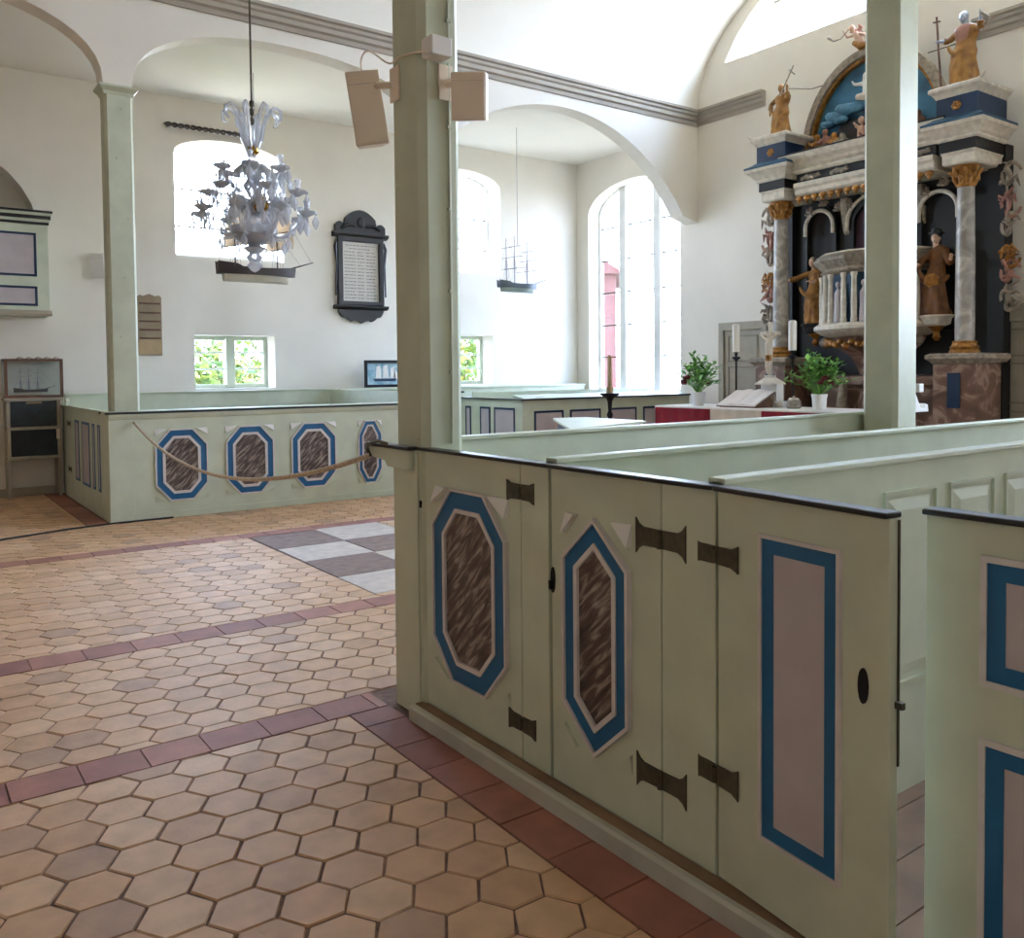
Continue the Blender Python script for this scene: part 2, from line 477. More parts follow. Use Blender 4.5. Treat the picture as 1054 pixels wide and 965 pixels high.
for (x0, x1, y0, y1) in zones:
    i0, i1 = int((x0-0.777)/DX)-1, int((x1-0.777)/DX)+2
    for i in range(i0, i1):
        cx = 0.777+i*DX
        off = 2.91+(0.09 if i % 2 else 0)
        for j in range(int((y0-off)/DY)-1, int((y1-off)/DY)+2):
            cy = off+j*DY
            R = DX*2/3
            h = [(cx+R-0.004, cy), (cx+R/2-0.002, cy+DY/2-0.0035), (cx-R/2+0.002, cy+DY/2-0.0035), (cx-R+0.004, cy), (cx-R/2+0.002, cy-DY/2+0.0035), (cx+R/2-0.002, cy-DY/2+0.0035)]
            h = [(a+rng.uniform(-.0025, .0025), b+rng.uniform(-.0025, .0025)) for a, b in h]
            for ax, v, kl in ((0, x0, False), (0, x1, True), (1, y0, False), (1, y1, True)):
                h = clip(h, ax, v, kl)
                if len(h) < 3: break
            if len(h) < 3: continue
            q = holes[0]
            if min(p[0] for p in h) < q[1] and max(p[0] for p in h) > q[0] and min(p[1] for p in h) < q[3] and max(p[1] for p in h) > q[2]:
                mid = clip(clip(h, 0, q[0], False), 0, q[1], True) if len(h) > 2 else []
                parts = [clip(h, 0, q[0], True), clip(h, 0, q[1], False)]
                if len(mid) > 2: parts += [clip(mid, 1, q[2], True), clip(mid, 1, q[3], False)]
                parts = [p for p in parts if len(p) > 2]
                if not parts: continue
                h = max(parts, key=lambda p: (max(a for a, b in p)-min(a for a, b in p))*(max(b for a, b in p)-min(b for a, b in p)))
            n = len(h); mx = sum(p[0] for p in h)/n; my = sum(p[1] for p in h)/n
            z = rng.uniform(-0.0022, 0.0)
            tx, ty = rng.uniform(-.01, .01), rng.uniform(-.01, .01)
            top = [(mx+(a-mx)*0.965, my+(b-my)*0.965, z+tx*(a-mx)+ty*(b-my)) for a, b in h]
            low = [(a, b, z-0.006) for a, b in h]
            mb.add(top+low, [tuple(range(n))]+[(k, n+k, n+(k+1) % n, (k+1) % n) for k in range(n)])
fl = struct('floor', mb, 'tile')
g = MB().box(XW, XE, YS, YN, -0.4, -0.0065)
struct('floor_bed', g, 'grout', fl)
tn = 0
def strip(pts, name):
    mb = MB()
    for (x0, x1, y0, y1, ax, L) in pts:
        a, b = (x0, x1) if ax == 0 else (y0, y1)
        k = a
        while k < b-0.02:
            e = min(b, k+L*random.uniform(0.95, 1.05)); dz = random.uniform(-.002, 0)
            if ax == 0: mb.box(k+.003, e-.003, y0+.003, y1-.003, -.01, dz)
            else: mb.box(x0+.003, x1-.003, k+.003, e-.003, -.01, dz)
            k = e
    struct(name, mb, 'redtile')
strip([(-5.9, 1.8, 3.46, 3.655, 0, 0.24)], 'trim_1')
strip([(-5.9, 9.0, 4.98, 5.19, 0, 0.25)], 'trim_2')
strip([(-5.9, 9.0, 7.825, 8.025, 0, 0.25)], 'trim_3')
strip([(1.605, 1.80, -1.9, 3.455, 1, 0.25)], 'trim_4')
strip([(1.59, 1.78, 9.43, 12.36, 1, 0.25)], 'trim_5')
for m, x0, x1, y0, y1, lb in slabs:
    o = obj('floor_slab', MB().box(x0, x1, y0, y1, -0.0064, 0.0005), m)
    tag(o, lb, 'slab', 'stone slabs let into the floor')
mbp = MB()
y = -1.9
while y < 3.4:
    mbp.box(1.9, 8.5, y, y+.16, -.006, 0.012); y += .165
struct('trim_6', mbp, 'plank')
mbp = MB()
y = 9.5
while y < 12.3:
    mbp.box(1.9, 10.4, y, y+.16, -.006, 0.012); y += .165
struct('trim_7', mbp, 'plank')

# ---- walls
def wall(name, outer, hl, P, a, b, m='plaster'): return struct(name, MB().plate([outer]+hl, P, a, b), m)
W1 = arch(3.28, 4.82, 3.15, 4.57, 4.80); W2 = arch(7.22, 8.76, 3.18, 4.66, 4.93); W0 = arch(-3.6, -2.0, 3.15, 4.57, 4.80)
L1 = rect(3.50, 4.66, 1.30, 2.06); L2 = rect(7.45, 8.57, 1.29, 2.13)
NICHE = arch(-0.62, 1.62, 2.4, 3.25, 4.36)
wall('wall_north', rect(XW-.5, XE+.5, -.4, 5.45), [W1, W2, L1, L2, NICHE], PY, YN, YN+.5)
struct('niche_back', MB().box(-.7, 1.7, YN+.35, YN+.5, 1.8, 4.5), 'plaster', bpy.data.objects['wall_north'])
EW = arch(9.80, 12.06, 1.10, 4.33, 4.82, 20)
def lun(yc, a, b, z0, zb, n=22):
    pts = []
    for i in range(n+1):
        t = pi*i/n; pts.append((yc+a*cos(t), zb+b*sin(t)))
    pts = [p for p in pts if p[1] > z0]
    def cross(sgn):
        return (yc+sgn*a*sqrt(1-((z0-zb)/b)**2), z0)
    return [cross(-1), cross(1)]+pts
LUN = lun(6.45, 2.6, 1.9, 6.175, 5.5)
ES = arch(.2, 2.2, 2.0, 4.33, 4.85, 20)  # unseen aisle window, sized for the light it throws on pews and post
wall('wall_east', rect(YS-.5, YN, -.4, 8.0), [EW, LUN, ES], PX, XE, XE+.34)
wall('wall_south', rect(XW-.5, XE+.5, -.4, 5.45), [], PY, YS-.5, YS)
WW = arch(4.9, 8.0, 3.4, 6.0, 6.8); WA = arch(10.1, 11.7, 2.6, 4.3, 4.8)
wall('wall_west', rect(YS-.5, YN+.5, -.4, 8.0), [], PX, XW-.5, XW, 'cream')
# arcades
def arcade(name, ya, yb):
    pts = []
    PXS = [(-5.30, -1.83), (-1.55, 1.82)]
    bot = [(XW, 4.42)]
    def ell(x0, x1, zs, rise, n=22, pw=2.3):
        c, a = (x0+x1)/2, (x1-x0)/2; r = []
        for i in range(n+1):
            t = pi-pi*i/n
            cx_, sy_ = cos(t), sin(t)
            r.append((c+a*math.copysign(abs(cx_)**(2/pw), cx_), zs+rise*abs(sy_)**(2/pw)))
        return r
    bot += ell(-5.5, -1.83, 4.42, .76)
    bot += ell(-1.55, 1.83, 4.42, .76)
    bot += ell(2.10, 5.52, 4.42, .76)
    bot += [(5.80, 4.42)]
    R = 2.9
    for i in range(25):
        dx = -1.93+4.33*i/24
        bot.append((7.77+dx, 5.185-R+sqrt(R*R-dx*dx)))
    bot += [(XE, 3.83), (XE, 5.65), (XW, 5.65)]
    o = struct(name, MB().plate([bot], PY, ya, yb), 'plaster')
    return o
arcade('wall_arcade_north', NY1, NY1+.26)
arcade('wall_arcade_south', NY0-.26, NY0)
# vault and aisle ceilings
def vault_pts(a, b, n=40): return [(6.445+a*cos(pi*i/n), 5.55+b*sin(pi*i/n)) for i in range(n+1)]
inner = vault_pts(2.985, 1.92); outer = vault_pts(3.2, 2.1)
struct('ceiling', MB().plate([inner+outer[::-1]], PX, XW, XE), 'vault', smooth=True, sharp=60)
struct('ceiling_north_aisle', MB().box(XW, XE, NY1+.26, YN, 5.32, 5.45), 'vault')
struct('ceiling_south_aisle', MB().box(XW, XE, YS, NY0-.26, 5.32, 5.45), 'vault')
# cornices
CP = [(0, 5.34), (.02, 5.34), (.03, 5.39), (.06, 5.41), (.06, 5.46), (.085, 5.48), (.085, 5.515), (.115, 5.53), (.115, 5.565), (0, 5.565)]
struct('trim_8', MB().prism([(NY1-d, z) for d, z in CP], PX, XW, XE-.001), 'stone')
struct('trim_9', MB().prism([(NY0+d, z) for d, z in CP], PX, XW, XE-.001), 'stone')
struct('trim_10', MB().prism([(XE-d, z) for d, z in CP], PY, 8.12, NY1-.001), 'stone')
struct('trim_11', MB().prism([(XE-d, z) for d, z in CP], PY, NY0+.001, 5.12), 'stone')
struct('baseboard_north', MB().box(-5.9, 1.75, YN-.04, YN, 0, .10), 'greige')

# ---- windows
def window(n, loop, P, depth, mull_v, bars, fr=.05, mw=.06, frame_m='mullion', barm='iron', pane='pane'):
    """loop: opening outline; mull_v: list of u for upright posts; bars: list of v for glazing bars"""
    us = [p[0] for p in loop]; vs = [p[1] for p in loop]
    c = P(sum(us)/len(us), min(vs), depth)
    r = empty('window_%d' % n, c, kind='structure')
    c0 = (sum(us)/len(us), sum(vs)/len(vs))
    inn = [(u+(c0[0]-u)*fr*2/(max(us)-min(us)), v+(c0[1]-v)*fr*2/(max(vs)-min(vs))) for u, v in loop]
    obj('window_frame', MB().ring(loop, inn, P, depth-.03, depth+.05), frame_m, r)
    obj('pane', MB().prism(inn, P, depth+.005, depth+.012), pane, r)
    def top_at(u):
        b = min(vs)
        m = len(loop)
        best = max(vs)
        for i in range(m):
            a, q = loop[i], loop[(i+1) % m]
            if (a[0]-u)*(q[0]-u) <= 0 and abs(a[0]-q[0]) > 1e-6:
                v = a[1]+(q[1]-a[1])*(u-a[0])/(q[0]-a[0])
                if v > b+.05: best = v
        return best
    for u, w in mull_v:
        t = top_at(u)
        obj('mullion', MB().prism(rect(u-w/2, u+w/2, min(vs)+.01, t-.01), P, depth-.06, depth+.09), frame_m, r, bevel=.006)
    if bars:
        b = MB()
        for v, w in bars:
            xs = []
            m = len(loop)
            for i in range(m):
                a, q = loop[i], loop[(i+1) % m]
                if (a[1]-v)*(q[1]-v) <= 0 and abs(a[1]-q[1]) > 1e-6:
                    xs.append(a[0]+(q[0]-a[0])*(v-a[1])/(q[1]-a[1]))
            if len(xs) >= 2:
                b.prism(rect(min(xs)+.02, max(xs)-.02, v-w/2, v+w/2), P, depth-.012, depth+.03)
        obj('glazing_bars', b, barm, r)
    return r
D = lambda a: (lambda u, v, d: a(u, v, d))
for k, lp in enumerate((W1, W2)):
    zs = lp[0][1]
    u0, u1 = lp[0][0], lp[1][0]
    window(k+1, lp, PY, YN+.40, [], [(zs+.47, .02), (zs+1.0, .02)], pane='pane_dim' if k else 'pane')
    portal(((u0+u1)/2, YN+.36, zs+.85), (0, -1, 0), 1.5, 1.6)
for k, lp in enumerate((L1, L2)):
    u0, u1 = lp[0][0], lp[1][0]; v0, v1 = lp[0][1], lp[2][1]
    r = window(k+4, lp, PY, YN+.36, [((u0+u1)/2+.02, .13)], [(v0+.28, .028), (v0+.52, .028)], fr=.06, frame_m='green', barm='mullion', pane='pane_dim')
    portal(((u0+u1)/2, YN+.28, (v0+v1)/2), (0, -1, 0), u1-u0, v1-v0)
window(6, EW, PX, XE+.28, [(11.40, .16), (10.55, .16)], [(z, .022) for z in (1.75, 2.33, 2.92, 3.51, 4.10)], pane='pane_dim')
portal((XE+.2, 10.93, 3.0), (-1, 0, 0), 2.3, 3.8)
window(7, LUN, PX, XE+.26, [], [(6.9, .02)])
portal((XE+.2, 6.45, 6.8), (-1, 0, 0), 5.0, 1.3)
window(8, ES, PX, XE+.28, [(1.2, .14)], [(z, .022) for z in (2.8, 3.4, 4.0)])
portal((XE+.2, 1.2, 3.4), (-1, 0, 0), 2.0, 2.8)
# ---- outside
struct('lawn', MB().box(-60, 80, -60, 80, -1.2, -.45), 'lawn')
def foliage_ball(mb, c, r, n, size, rg):
    for _ in range(n):
        v = Vector((rg.gauss(0, 1), rg.gauss(0, 1), rg.gauss(0, 1))).normalized()
        p = Vector(c)+Vector((v.x*r[0], v.y*r[1], v.z*r[2]))*rg.uniform(.55, 1)
        a = Vector((rg.gauss(0, 1), rg.gauss(0, 1), rg.gauss(0, 1))).normalized()
        b = a.cross(v).normalized() if a.cross(v).length > .01 else Vector((1, 0, 0))
        s = size*rg.uniform(.6, 1.3)
        nrm = a.cross(b)
        mb.add([p-a*s, p-a*s*.3+b*s*.45+nrm*s*.1, p+a*s, p-a*s*.3-b*s*.45+nrm*s*.1, p-nrm*s*.04], [(0, 1, 4), (1, 2, 4), (2, 3, 4), (3, 0, 4)])
def shrub(loc, r, n, label, cat='bush'):
    rg = random.Random(int(loc[0]*10))
    t = empty('garden_bush', loc, label, cat, 'garden bushes outside the low windows')
    mb = MB()
    for k in range(6):
        foliage_ball(mb, (loc[0]+rg.uniform(-.6, .6)*r, loc[1]+rg.uniform(-.4, .4)*r, loc[2]+r*(.6+rg.uniform(0, .9))), (r*.6, r*.5, r*.55), n//6, .13, rg)
    obj('foliage', mb, 'foliage', t)
    st = MB()
    for k in range(5):
        st.tube([(loc[0]+.05*k, loc[1], loc[2]), (loc[0]+rg.uniform(-.5, .5)*r, loc[1]+rg.uniform(-.3, .3), loc[2]+r)], [.05, .02], 6)
    obj('stem', st, 'bark', t)
shrub((5.3, 17.6, -.45), 1.75, 1500, 'yellow green leafy bush seen through the left light of the low window beside the post')
shrub((7.4, 20.5, -.45), 1.5, 1200, 'green bush seen low in the right light of the low window behind the chandelier')
shrub((12.0, 18.5, -.45), 2.0, 1500, 'green bush seen through the low window right of the near post')
def house(loc, rz, sx_, sy_, h, label):
    t = empty('brick_house', loc, label, 'house', rotz=rz)
    obj('wall', MB().box(0, sx_, 0, sy_, 0, h), 'brick', t, local=True)
    obj('roof', MB().prism([(-.3, h), (sy_+.3, h), (sy_/2, h+sy_*.4)], PX, -.3, sx_+.3), 'roof', t, local=True)
    for k in range(1):
        w = obj('window_frame', MB().ring(rect(1+k*2.3, 2+k*2.3, 1.2, 2.6), rect(1.08+k*2.3, 1.92+k*2.3, 1.28, 2.52), PW(0), -.02, .05), 'white', t, local=True)
        obj('window_pane', MB().prism(rect(1.08+k*2.3, 1.92+k*2.3, 1.28, 2.52), PW(0), 0.005, .02), 'pane', w, local=True)
house((20, 21.6, -.45), radians(47), 5, 3.6, 5.2, 'red brick house seen through the left light of the tall arched window')

# ================================================================== POSTS
def chamf(x0, x1, y0, y1, c):
    return [(x0+c, y0), (x1-c, y0), (x1, y0+c), (x1, y1-c), (x1-c, y1), (x0+c, y1), (x0, y1-c), (x0, y0+c)]
def post(x0, x1, y0, y1, z0, z1, c, label, foot=0, cap=True):
    t = empty('wooden_post', ((x0+x1)/2, (y0+y1)/2, z0), label, 'post', 'painted wooden posts')
    mb = MB()
    A = chamf(x0, x1, y0, y1, c)
    def ring(k, z):
        cx, cy = (x0+x1)/2, (y0+y1)/2
        return [(cx+(a-cx)*k, cy+(b-cy)*k, z) for a, b in A]
    rings = [ring(1, z0), ring(1, z1)]
    if foot: rings = [ring(1+foot, z0), ring(1+foot, z0+.02), ring(1+foot*.55, z0+.07), ring(1+foot*.15, z0+.14), ring(1, z0+.17), ring(1, z1)]
    mb.loft(rings)
    obj('shaft', mb, 'greenpost', t)
    if cap:
        mb = MB()
        def r4(e, z): return [(x0-e, y0-e, z), (x1+e, y0-e, z), (x1+e, y1+e, z), (x0-e, y1+e, z)]
        mb.loft([r4(.005, z1-.09), r4(.012, z1-.06), r4(.035, z1-.035), r4(.05, z1-.02), r4(.05, z1), r4(.0, z1+.001)])
        obj('capital', mb, 'greenpost', t)
    return t
near = post(1.85, 2.055, 3.19, 3.458, 0, 4.42, .032, 'broad sage green wooden post in front carrying the two loudspeakers')
p2 = post(5.52, 5.80, 3.20, 3.455, 0, 4.42, .03, 'pale green wooden post rising from the pews in front of the altarpiece')
pn = post(1.845, 2.115, NY1+.037, NY1+.26, ZF_+.03, 4.42, .025, 'slim pale green wooden post at the corner of the far pews, left of the chandelier')
pn2 = post(5.53, 5.79, NY1+.002, NY1+.26, 0, 4.42, .025, 'pale green wooden post of the far arcade hidden behind the near post')
# peg holes and surface conduit on the near post
c = MB()
c.tube([(1.985, 3.183, 1.19), (1.985, 3.183, 2.82)], .006, 8)
c.tube([(1.985, 3.183, 2.89), (1.985, 3.183, 4.3)], .006, 8)
for z in (1.5, 1.85, 2.2, 2.55, 3.0, 3.4): c.box(1.974, 1.996, 3.176, 3.19, z-.006, z+.006)
obj('conduit', c, 'greenpost', near)
b = MB().box(1.855, 1.955, 3.10, 3.188, 2.815, 2.895)
obj('junction_box', b, 'speakerw', near, bevel=.006)
def smooth_path(P_, n=6):
    P_ = [Vector(p) for p in P_]; out = []
    for i in range(len(P_)-1):
        a, b, c_, d = P_[max(i-1, 0)], P_[i], P_[i+1], P_[min(i+2, len(P_)-1)]
        for k in range(n):
            t_ = k/n
            out.append(.5*((2*b)+(c_-a)*t_+(2*a-5*b+4*c_-d)*t_*t_+(3*b-a-3*c_+d)*t_**3))
    return out+[P_[-1]]
c = MB().tube(smooth_path([(1.86, 3.14, 2.83), (1.845, 3.2, 2.845), (1.842, 3.35, 2.87), (1.842, 3.45, 2.87), (1.80, 3.56, 2.95), (1.79, 3.62, 2.92), (1.80, 3.61, 2.83)]), .0045, 6)
obj('loudspeaker_cable', c, 'speaker', near)
for y, z in ((3.40, 2.32), (3.25, 1.22), (3.42, 2.7)): obj('wooden_peg', MB().tube([(1.851, y, z), (1.842, y, z)], [.012, .010], 8), 'greenpost', near)
nb = MB().box(5.80, 5.86, 3.19, 3.24, 1.33, 1.39)
obj('cable_clip', nb, 'speakerw', p2, bevel=.006)
nb = MB().prism([(5.80, 1.19), (5.98, 1.19), (5.97, 1.24), (5.93, 1.25), (5.92, 1.215), (5.87, 1.22), (5.83, 1.29), (5.80, 1.33)], PY, 3.22, 3.42)
obj('foot_bracket', nb, 'white', p2, bevel=.004)
for q, zz in ((pn, (1.9, 2.5, 3.1, 3.7, 4.2)),):
    for k, z in enumerate(zz): obj('wooden_peg', MB().tube([(1.95+.05*(k % 3), 9.468, z), (1.95+.05*(k % 3), 9.458, z)], [.012, .010], 8), 'greenpost', q)

# ================================================================== BOX PEWS
def painted_panel(parent, P, poly, box=None, t=(.009, .068, .017), d=(.022, .012, .018, .006), centre='marble'):
    a = offset(poly, t[0]); b_ = offset(poly, t[0]+t[1]); c_ = offset(poly, sum(t))
    obj('panel_moulding', MB().ring(poly, a, P, 0, d[0]), 'lilacw', parent)
    obj('blue_frame', MB().ring(a, b_, P, 0, d[1]), 'blue', parent)
    obj('inner_moulding', MB().ring(b_, c_, P, 0, d[2]), 'lilacw', parent)
    obj('marble_panel' if centre == 'marble' else 'centre_panel', MB().prism(c_, P, 0, d[3]), centre, parent)
    if box:
        u0, u1, v0, v1 = box
        for (U, V) in ((u0, v0), (u1, v0), (u1, v1), (u0, v1)):
            # the raised block's sloping corner between the rectangle's corner and the diagonal edge
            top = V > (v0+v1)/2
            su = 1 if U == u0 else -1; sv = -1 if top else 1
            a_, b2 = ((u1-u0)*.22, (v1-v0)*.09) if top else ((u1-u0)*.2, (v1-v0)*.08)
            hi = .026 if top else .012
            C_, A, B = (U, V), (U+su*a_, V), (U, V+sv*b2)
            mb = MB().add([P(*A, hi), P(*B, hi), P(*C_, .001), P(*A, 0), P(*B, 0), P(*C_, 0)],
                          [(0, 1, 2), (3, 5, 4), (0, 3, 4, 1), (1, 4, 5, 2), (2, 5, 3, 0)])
            obj('raised_corner', mb, 'white' if top else 'green', parent)  # upper corners whitened for the light they catch, lower ones left door green
def hinge(parent, P, uc, vc, L, h, flip=False, d0=.0, w_=.42):
    e = h/2; w = L/2
    out = [(-w, e), (-w*.88, e*(.2+w_)), (-w*.70, e*w_*1.05), (-.004, e*w_), (-.004, -e*w_), (-w*.70, -e*w_*1.05), (-w*.88, -e*(.2+w_)), (-w, -e)]
    k = -1 if flip else 1
    pts = [(uc+k*u, vc+v) for u, v in out]
    pts2 = [(uc-k*u, vc+v) for u, v in out]
    mb = MB().prism(pts, P, d0, d0+.005).prism(pts2, P, d0, d0+.005)
    a = P(uc, vc-e*.5, d0+.006); b = P(uc, vc+e*.5, d0+.006)
    mb.tube([a, b], .009, 8)
    obj('hinge', mb, 'iron', parent)
def lock(parent, P, u, v, d0=.0, s=1):
    mb = MB()
    pts = [(u+.011*s*cos(2*pi*i/14), v+.045*s*sin(2*pi*i/14)) for i in range(14)]
    mb.prism(pts, P, d0, d0+.006)
    mb.tube([P(u, v-.01, d0+.006), P(u, v-.01, d0+.018)], .007, 8)
    mb.box(*sorted((P(u-.004, 0, d0+.006)[0], P(u+.004, 0, d0+.02)[0])), *sorted((P(u-.004, 0, d0+.006)[1], P(u+.004, 0, d0+.02)[1])), v-.03, v+.0)
    obj('lock_plate', mb, 'ironblack', parent)

XF = 1.862          # plane of the near pew fronts
P0 = PW(XF)
ZT = 1.165
struct('trim_14', MB().box(1.815, 1.861, .3, 3.24, .067, .0705), 'plank')
struct('trim_12', MB().prism([(1.79, 0), (1.79, .055), (1.798, .066), (1.87, .069), (1.90, .069), (1.90, 0)], lambda u, v, d: (u, d, v), 0.3, 3.255), 'base')
def cap(parent, y0, y1, x0=1.842, x1=1.90, z=ZT, m='black'):
    mb = MB().box(x0, x1, y0, y1, z, z+.014)
    obj('cap_rail', mb, m, parent, bevel=.004)
def partition(parent, x0, x1, y, z1, panels=None, name='partition'):
    o = obj(name, MB().box(x0, x1, y-.014, y+.014, 0.012, z1-.012), 'green', parent)
    obj('partition_cap', MB().box(x0, x1, y-.03, y+.03, z1-.02, z1), 'green', parent, bevel=.004)
    if panels:
        mb = MB()
        for u0, u1, v0, v1 in panels:
            P = PS(y-.014)
            A = rect(u0, u1, v0, v1)
            mb.ring(A, offset(A, .012), P, 0, .012)
            B = offset(A, .03); n = 4
            C_ = offset(A, .07)
            mb.loft([[P(u, v, .0005) for u, v in B], [P(u, v, .012) for u, v in C_]], True)
        obj('raised_panel', mb, 'green', o)
    return o
def seat(parent, x0, x1, y, z=.46):
    obj('bench_seat', MB().box(x0, x1, y+.03, y+.36, z-.03, z), 'plank', parent, bevel=.005)
    for x in (x0+.2, (x0+x1)/2, x1-.2): obj('bench_support', MB().box(x-.02, x+.02, y+.06, y+.32, .013, z-.031), 'green', parent)

# pew 1 (octagon door beside the near post)
pw = empty('box_pew', (1.9, 2.85, 0), 'green box pew beside the near post, a flat topped marbled octagon on its door', 'pew', 'near box pews')
fr = obj('front_board', MB().box(XF, XF+.03, 2.362, 2.5225, .07, ZT), 'green', pw, bevel=.003)
dr = obj('door', MB().box(XF, XF+.03, 2.526, 3.236, .072, ZT), 'green', pw, bevel=.003)
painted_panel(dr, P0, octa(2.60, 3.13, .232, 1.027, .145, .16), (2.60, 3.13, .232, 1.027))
hinge(dr, P0, 2.524, 1.062, .165, .078, w_=.72); hinge(dr, P0, 2.524, .205, .165, .078, w_=.72)
lock(dr, P0, 3.228, .95, 0, .9)
obj('corner_board', MB().box(1.841, 1.8495, 3.246, 3.458, .0, ZT-.0), 'green', pw)
mb = MB().box(1.80, 1.849, 3.251, 3.65, ZT, ZT+.016)
cap(pw, 2.352, 3.25)
obj('seam_light_stop', MB().box(1.8924, 1.8946, 2.325, 2.40, .07, ZT-.01), 'green', pw); obj('seam_light_stop', MB().box(1.8924, 1.8946, 3.20, 3.30, .07, ZT-.01), 'green', pw); obj('seam_light_stop', MB().box(1.8924, 1.8946, 2.50, 2.55, .07, ZT-.01), 'green', pw)  # thin strips added behind the seams to keep light from showing through
obj('rail_end', MB().prism([(3.27, ZT-.085), (3.47, ZT-.085), (3.49, ZT-.06), (3.62, ZT-.05), (3.64, ZT-.03), (3.64, ZT-.001), (3.27, ZT-.001)], PX, 1.812, 1.84), 'green', pw, bevel=.004)
obj('rail_end_cap', mb, 'black', pw, bevel=.003)
obj('rope_hook', MB().tube([(1.80, 3.44, ZT+.02), (1.785, 3.5, ZT+.03), (1.78, 3.58, ZT+.012), (1.79, 3.62, ZT-.012), (1.80, 3.60, ZT-.05)], .008, 8), 'iron', pw)
partition(pw, 2.06, 5.9, 3.50, 1.195)
seat(pw, 2.1, 5.6, 2.395)
# pew 2 (pointed door)
pw = empty('box_pew', (1.9, 2.0, 0), 'green box pew with a narrow pointed hexagon of brown marbling on its door', 'pew', 'near box pews')
obj('front_board', MB().box(XF, XF+.03, 1.610, 1.816, .07, ZT), 'green', pw, bevel=.003)
dr = obj('door', MB().box(XF, XF+.03, 1.82, 2.345, .072, ZT), 'green', pw, bevel=.003)
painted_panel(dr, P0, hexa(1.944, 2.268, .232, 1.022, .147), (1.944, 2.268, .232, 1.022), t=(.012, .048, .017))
hinge(dr, P0, 1.82, .995, .205, .11, w_=.5); hinge(dr, P0, 1.82, .265, .205, .11, w_=.5)
lock(dr, P0, 2.335, .775, 0, 1)
cap(pw, 1.61, 2.35)
obj('seam_light_stop', MB().box(1.8924, 1.8946, 1.585, 1.66, .07, ZT-.01), 'green', pw); obj('seam_light_stop', MB().box(1.8924, 1.8946, 1.79, 1.85, .07, ZT-.01), 'green', pw)  # the same added strips stop light at these seams
partition(pw, 1.895, 7.5, 2.385, 1.195)
seat(pw, 1.95, 7.4, 1.66)
# pew 3 (ajar door and the fixed front beside it)
pw = empty('box_pew', (1.9, 1.3, 0), 'green box pew at the right edge, its blue bordered door standing ajar', 'pew', 'near box pews')
a = math.asin(.062/.55)
e = Vector((-sin(a), -cos(a), 0)); nn = Vector((-cos(a), sin(a), 0)); H = Vector((XF, 1.604, 0))
def P3(u, v, d): q = H+e*u+nn*d; return (q.x, q.y, v)
mb = MB().prism(rect(.004, .552, .075, ZT), P3, -.032, 0)
dr = obj('door', mb, 'green', pw, bevel=.003)
A = rect(.165, .425, .262, 1.072)
obj('panel_moulding', MB().ring(A, offset(A, .010), P3, 0, .012), 'lilacw', dr)
obj('blue_frame', MB().ring(offset(A, .010), offset(A, .048), P3, 0, .006), 'blue', dr)
obj('centre_panel', MB().prism(offset(A, .048), P3, 0, .004), 'lilac', dr)
hinge(dr, P3, -.0, .985, .175, .075, d0=.003, w_=.66); hinge(dr, P3, -.0, .365, .175, .085, d0=.003, w_=.66)
mb = MB()
pts = [(.485+.014*cos(2*pi*i/16), .768+.042*sin(2*pi*i/16)) for i in range(16)]
mb.prism(pts, P3, 0, .004); obj('finger_hole', mb, 'ironblack', dr)
obj('cap_rail', MB().prism(rect(.0, .555, ZT, ZT+.014), P3, -.038, .018), 'black', dr, bevel=.004)
mb = MB().prism(rect(.553, .556, .60, 1.16), P3, -.032, -.026).prism(rect(.553, .572, .735, .750), P3, -.03, -.018)  # small latch plus a thin dark strip up the door edge
obj('latch', mb, 'iron', dr)
PB = PW(1.925)
fb = obj('front_board', MB().box(1.925, 1.955, 0.30, 1.040, .07, ZT), 'green', pw, bevel=.003)
for v0, v1 in ((.805, 1.092), (.10, .690)):
    A = rect(.42, .915, v0, v1)
    obj('panel_moulding', MB().ring(A, offset(A, .014), PB, 0, .010), 'lilacw', fb)
    obj('blue_frame', MB().ring(offset(A, .014), offset(A, .052), PB, 0, .005), 'blue', fb)
    obj('centre_panel', MB().prism(offset(A, .052), PB, 0, .003), 'lilac', fb)
obj('cap_rail', MB().box(1.908, 1.965, .30, 1.043, ZT, ZT+.014), 'black', fb, bevel=.004)
partition(pw, 1.895, 5.8, 1.635, 1.195, [(2.72+.43*k, 3.06+.43*k, .40, 1.08) for k in range(7)])
seat(pw, 2.0, 5.7, .32)

# far pews: block beside the aisle
ZF = 1.105
fp = empty('box_pew', (1.9, 9.6, 0), 'long pale green box pew across the aisle with four marbled octagons on its front', 'pew', 'far box pews')
PF = PS(9.43)
fb = obj('front_board', MB().box(1.80, 5.5, 9.43, 9.465, .0, ZF), 'green', fp)
obj('corner_board', MB().box(1.795, 2.03, 9.415, 9.43, .0, ZF-.06), 'green', fp, bevel=.003)
obj('base_board', MB().box(2.03, 5.5, 9.415, 9.43, .0, .07), 'green', fp, bevel=.003)
obj('rail_moulding', MB().prism([(9.43, ZF-.06), (9.418, ZF-.05), (9.405, ZF-.02), (9.405, ZF), (9.43, ZF)], PX, 1.80, 5.5), 'green', fp)
for (u0, u1, v0, v1, cx_) in ((2.236, 2.776, .176, .935, .15), (2.97, 3.51, .182, .937, .15), (3.71, 4.262, .188, .938, .15), (4.545, 4.86, .178, .932, .09)):
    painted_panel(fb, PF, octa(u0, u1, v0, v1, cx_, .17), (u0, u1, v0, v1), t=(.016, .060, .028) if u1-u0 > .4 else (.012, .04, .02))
obj('cap_rail', MB().box(1.765, 5.5, 9.395, 9.43-.001, ZF, ZF+.022).box(1.765, 5.5, 9.70, 9.73, ZF, ZF+.022), 'black', fp)
obj('book_ledge', MB().box(1.78, 1.843, 9.431, 12.3, ZF, ZF+.03).box(1.844, 5.5, 9.431, 9.695, ZF+.001, ZF+.028), 'green', fp, bevel=.004)
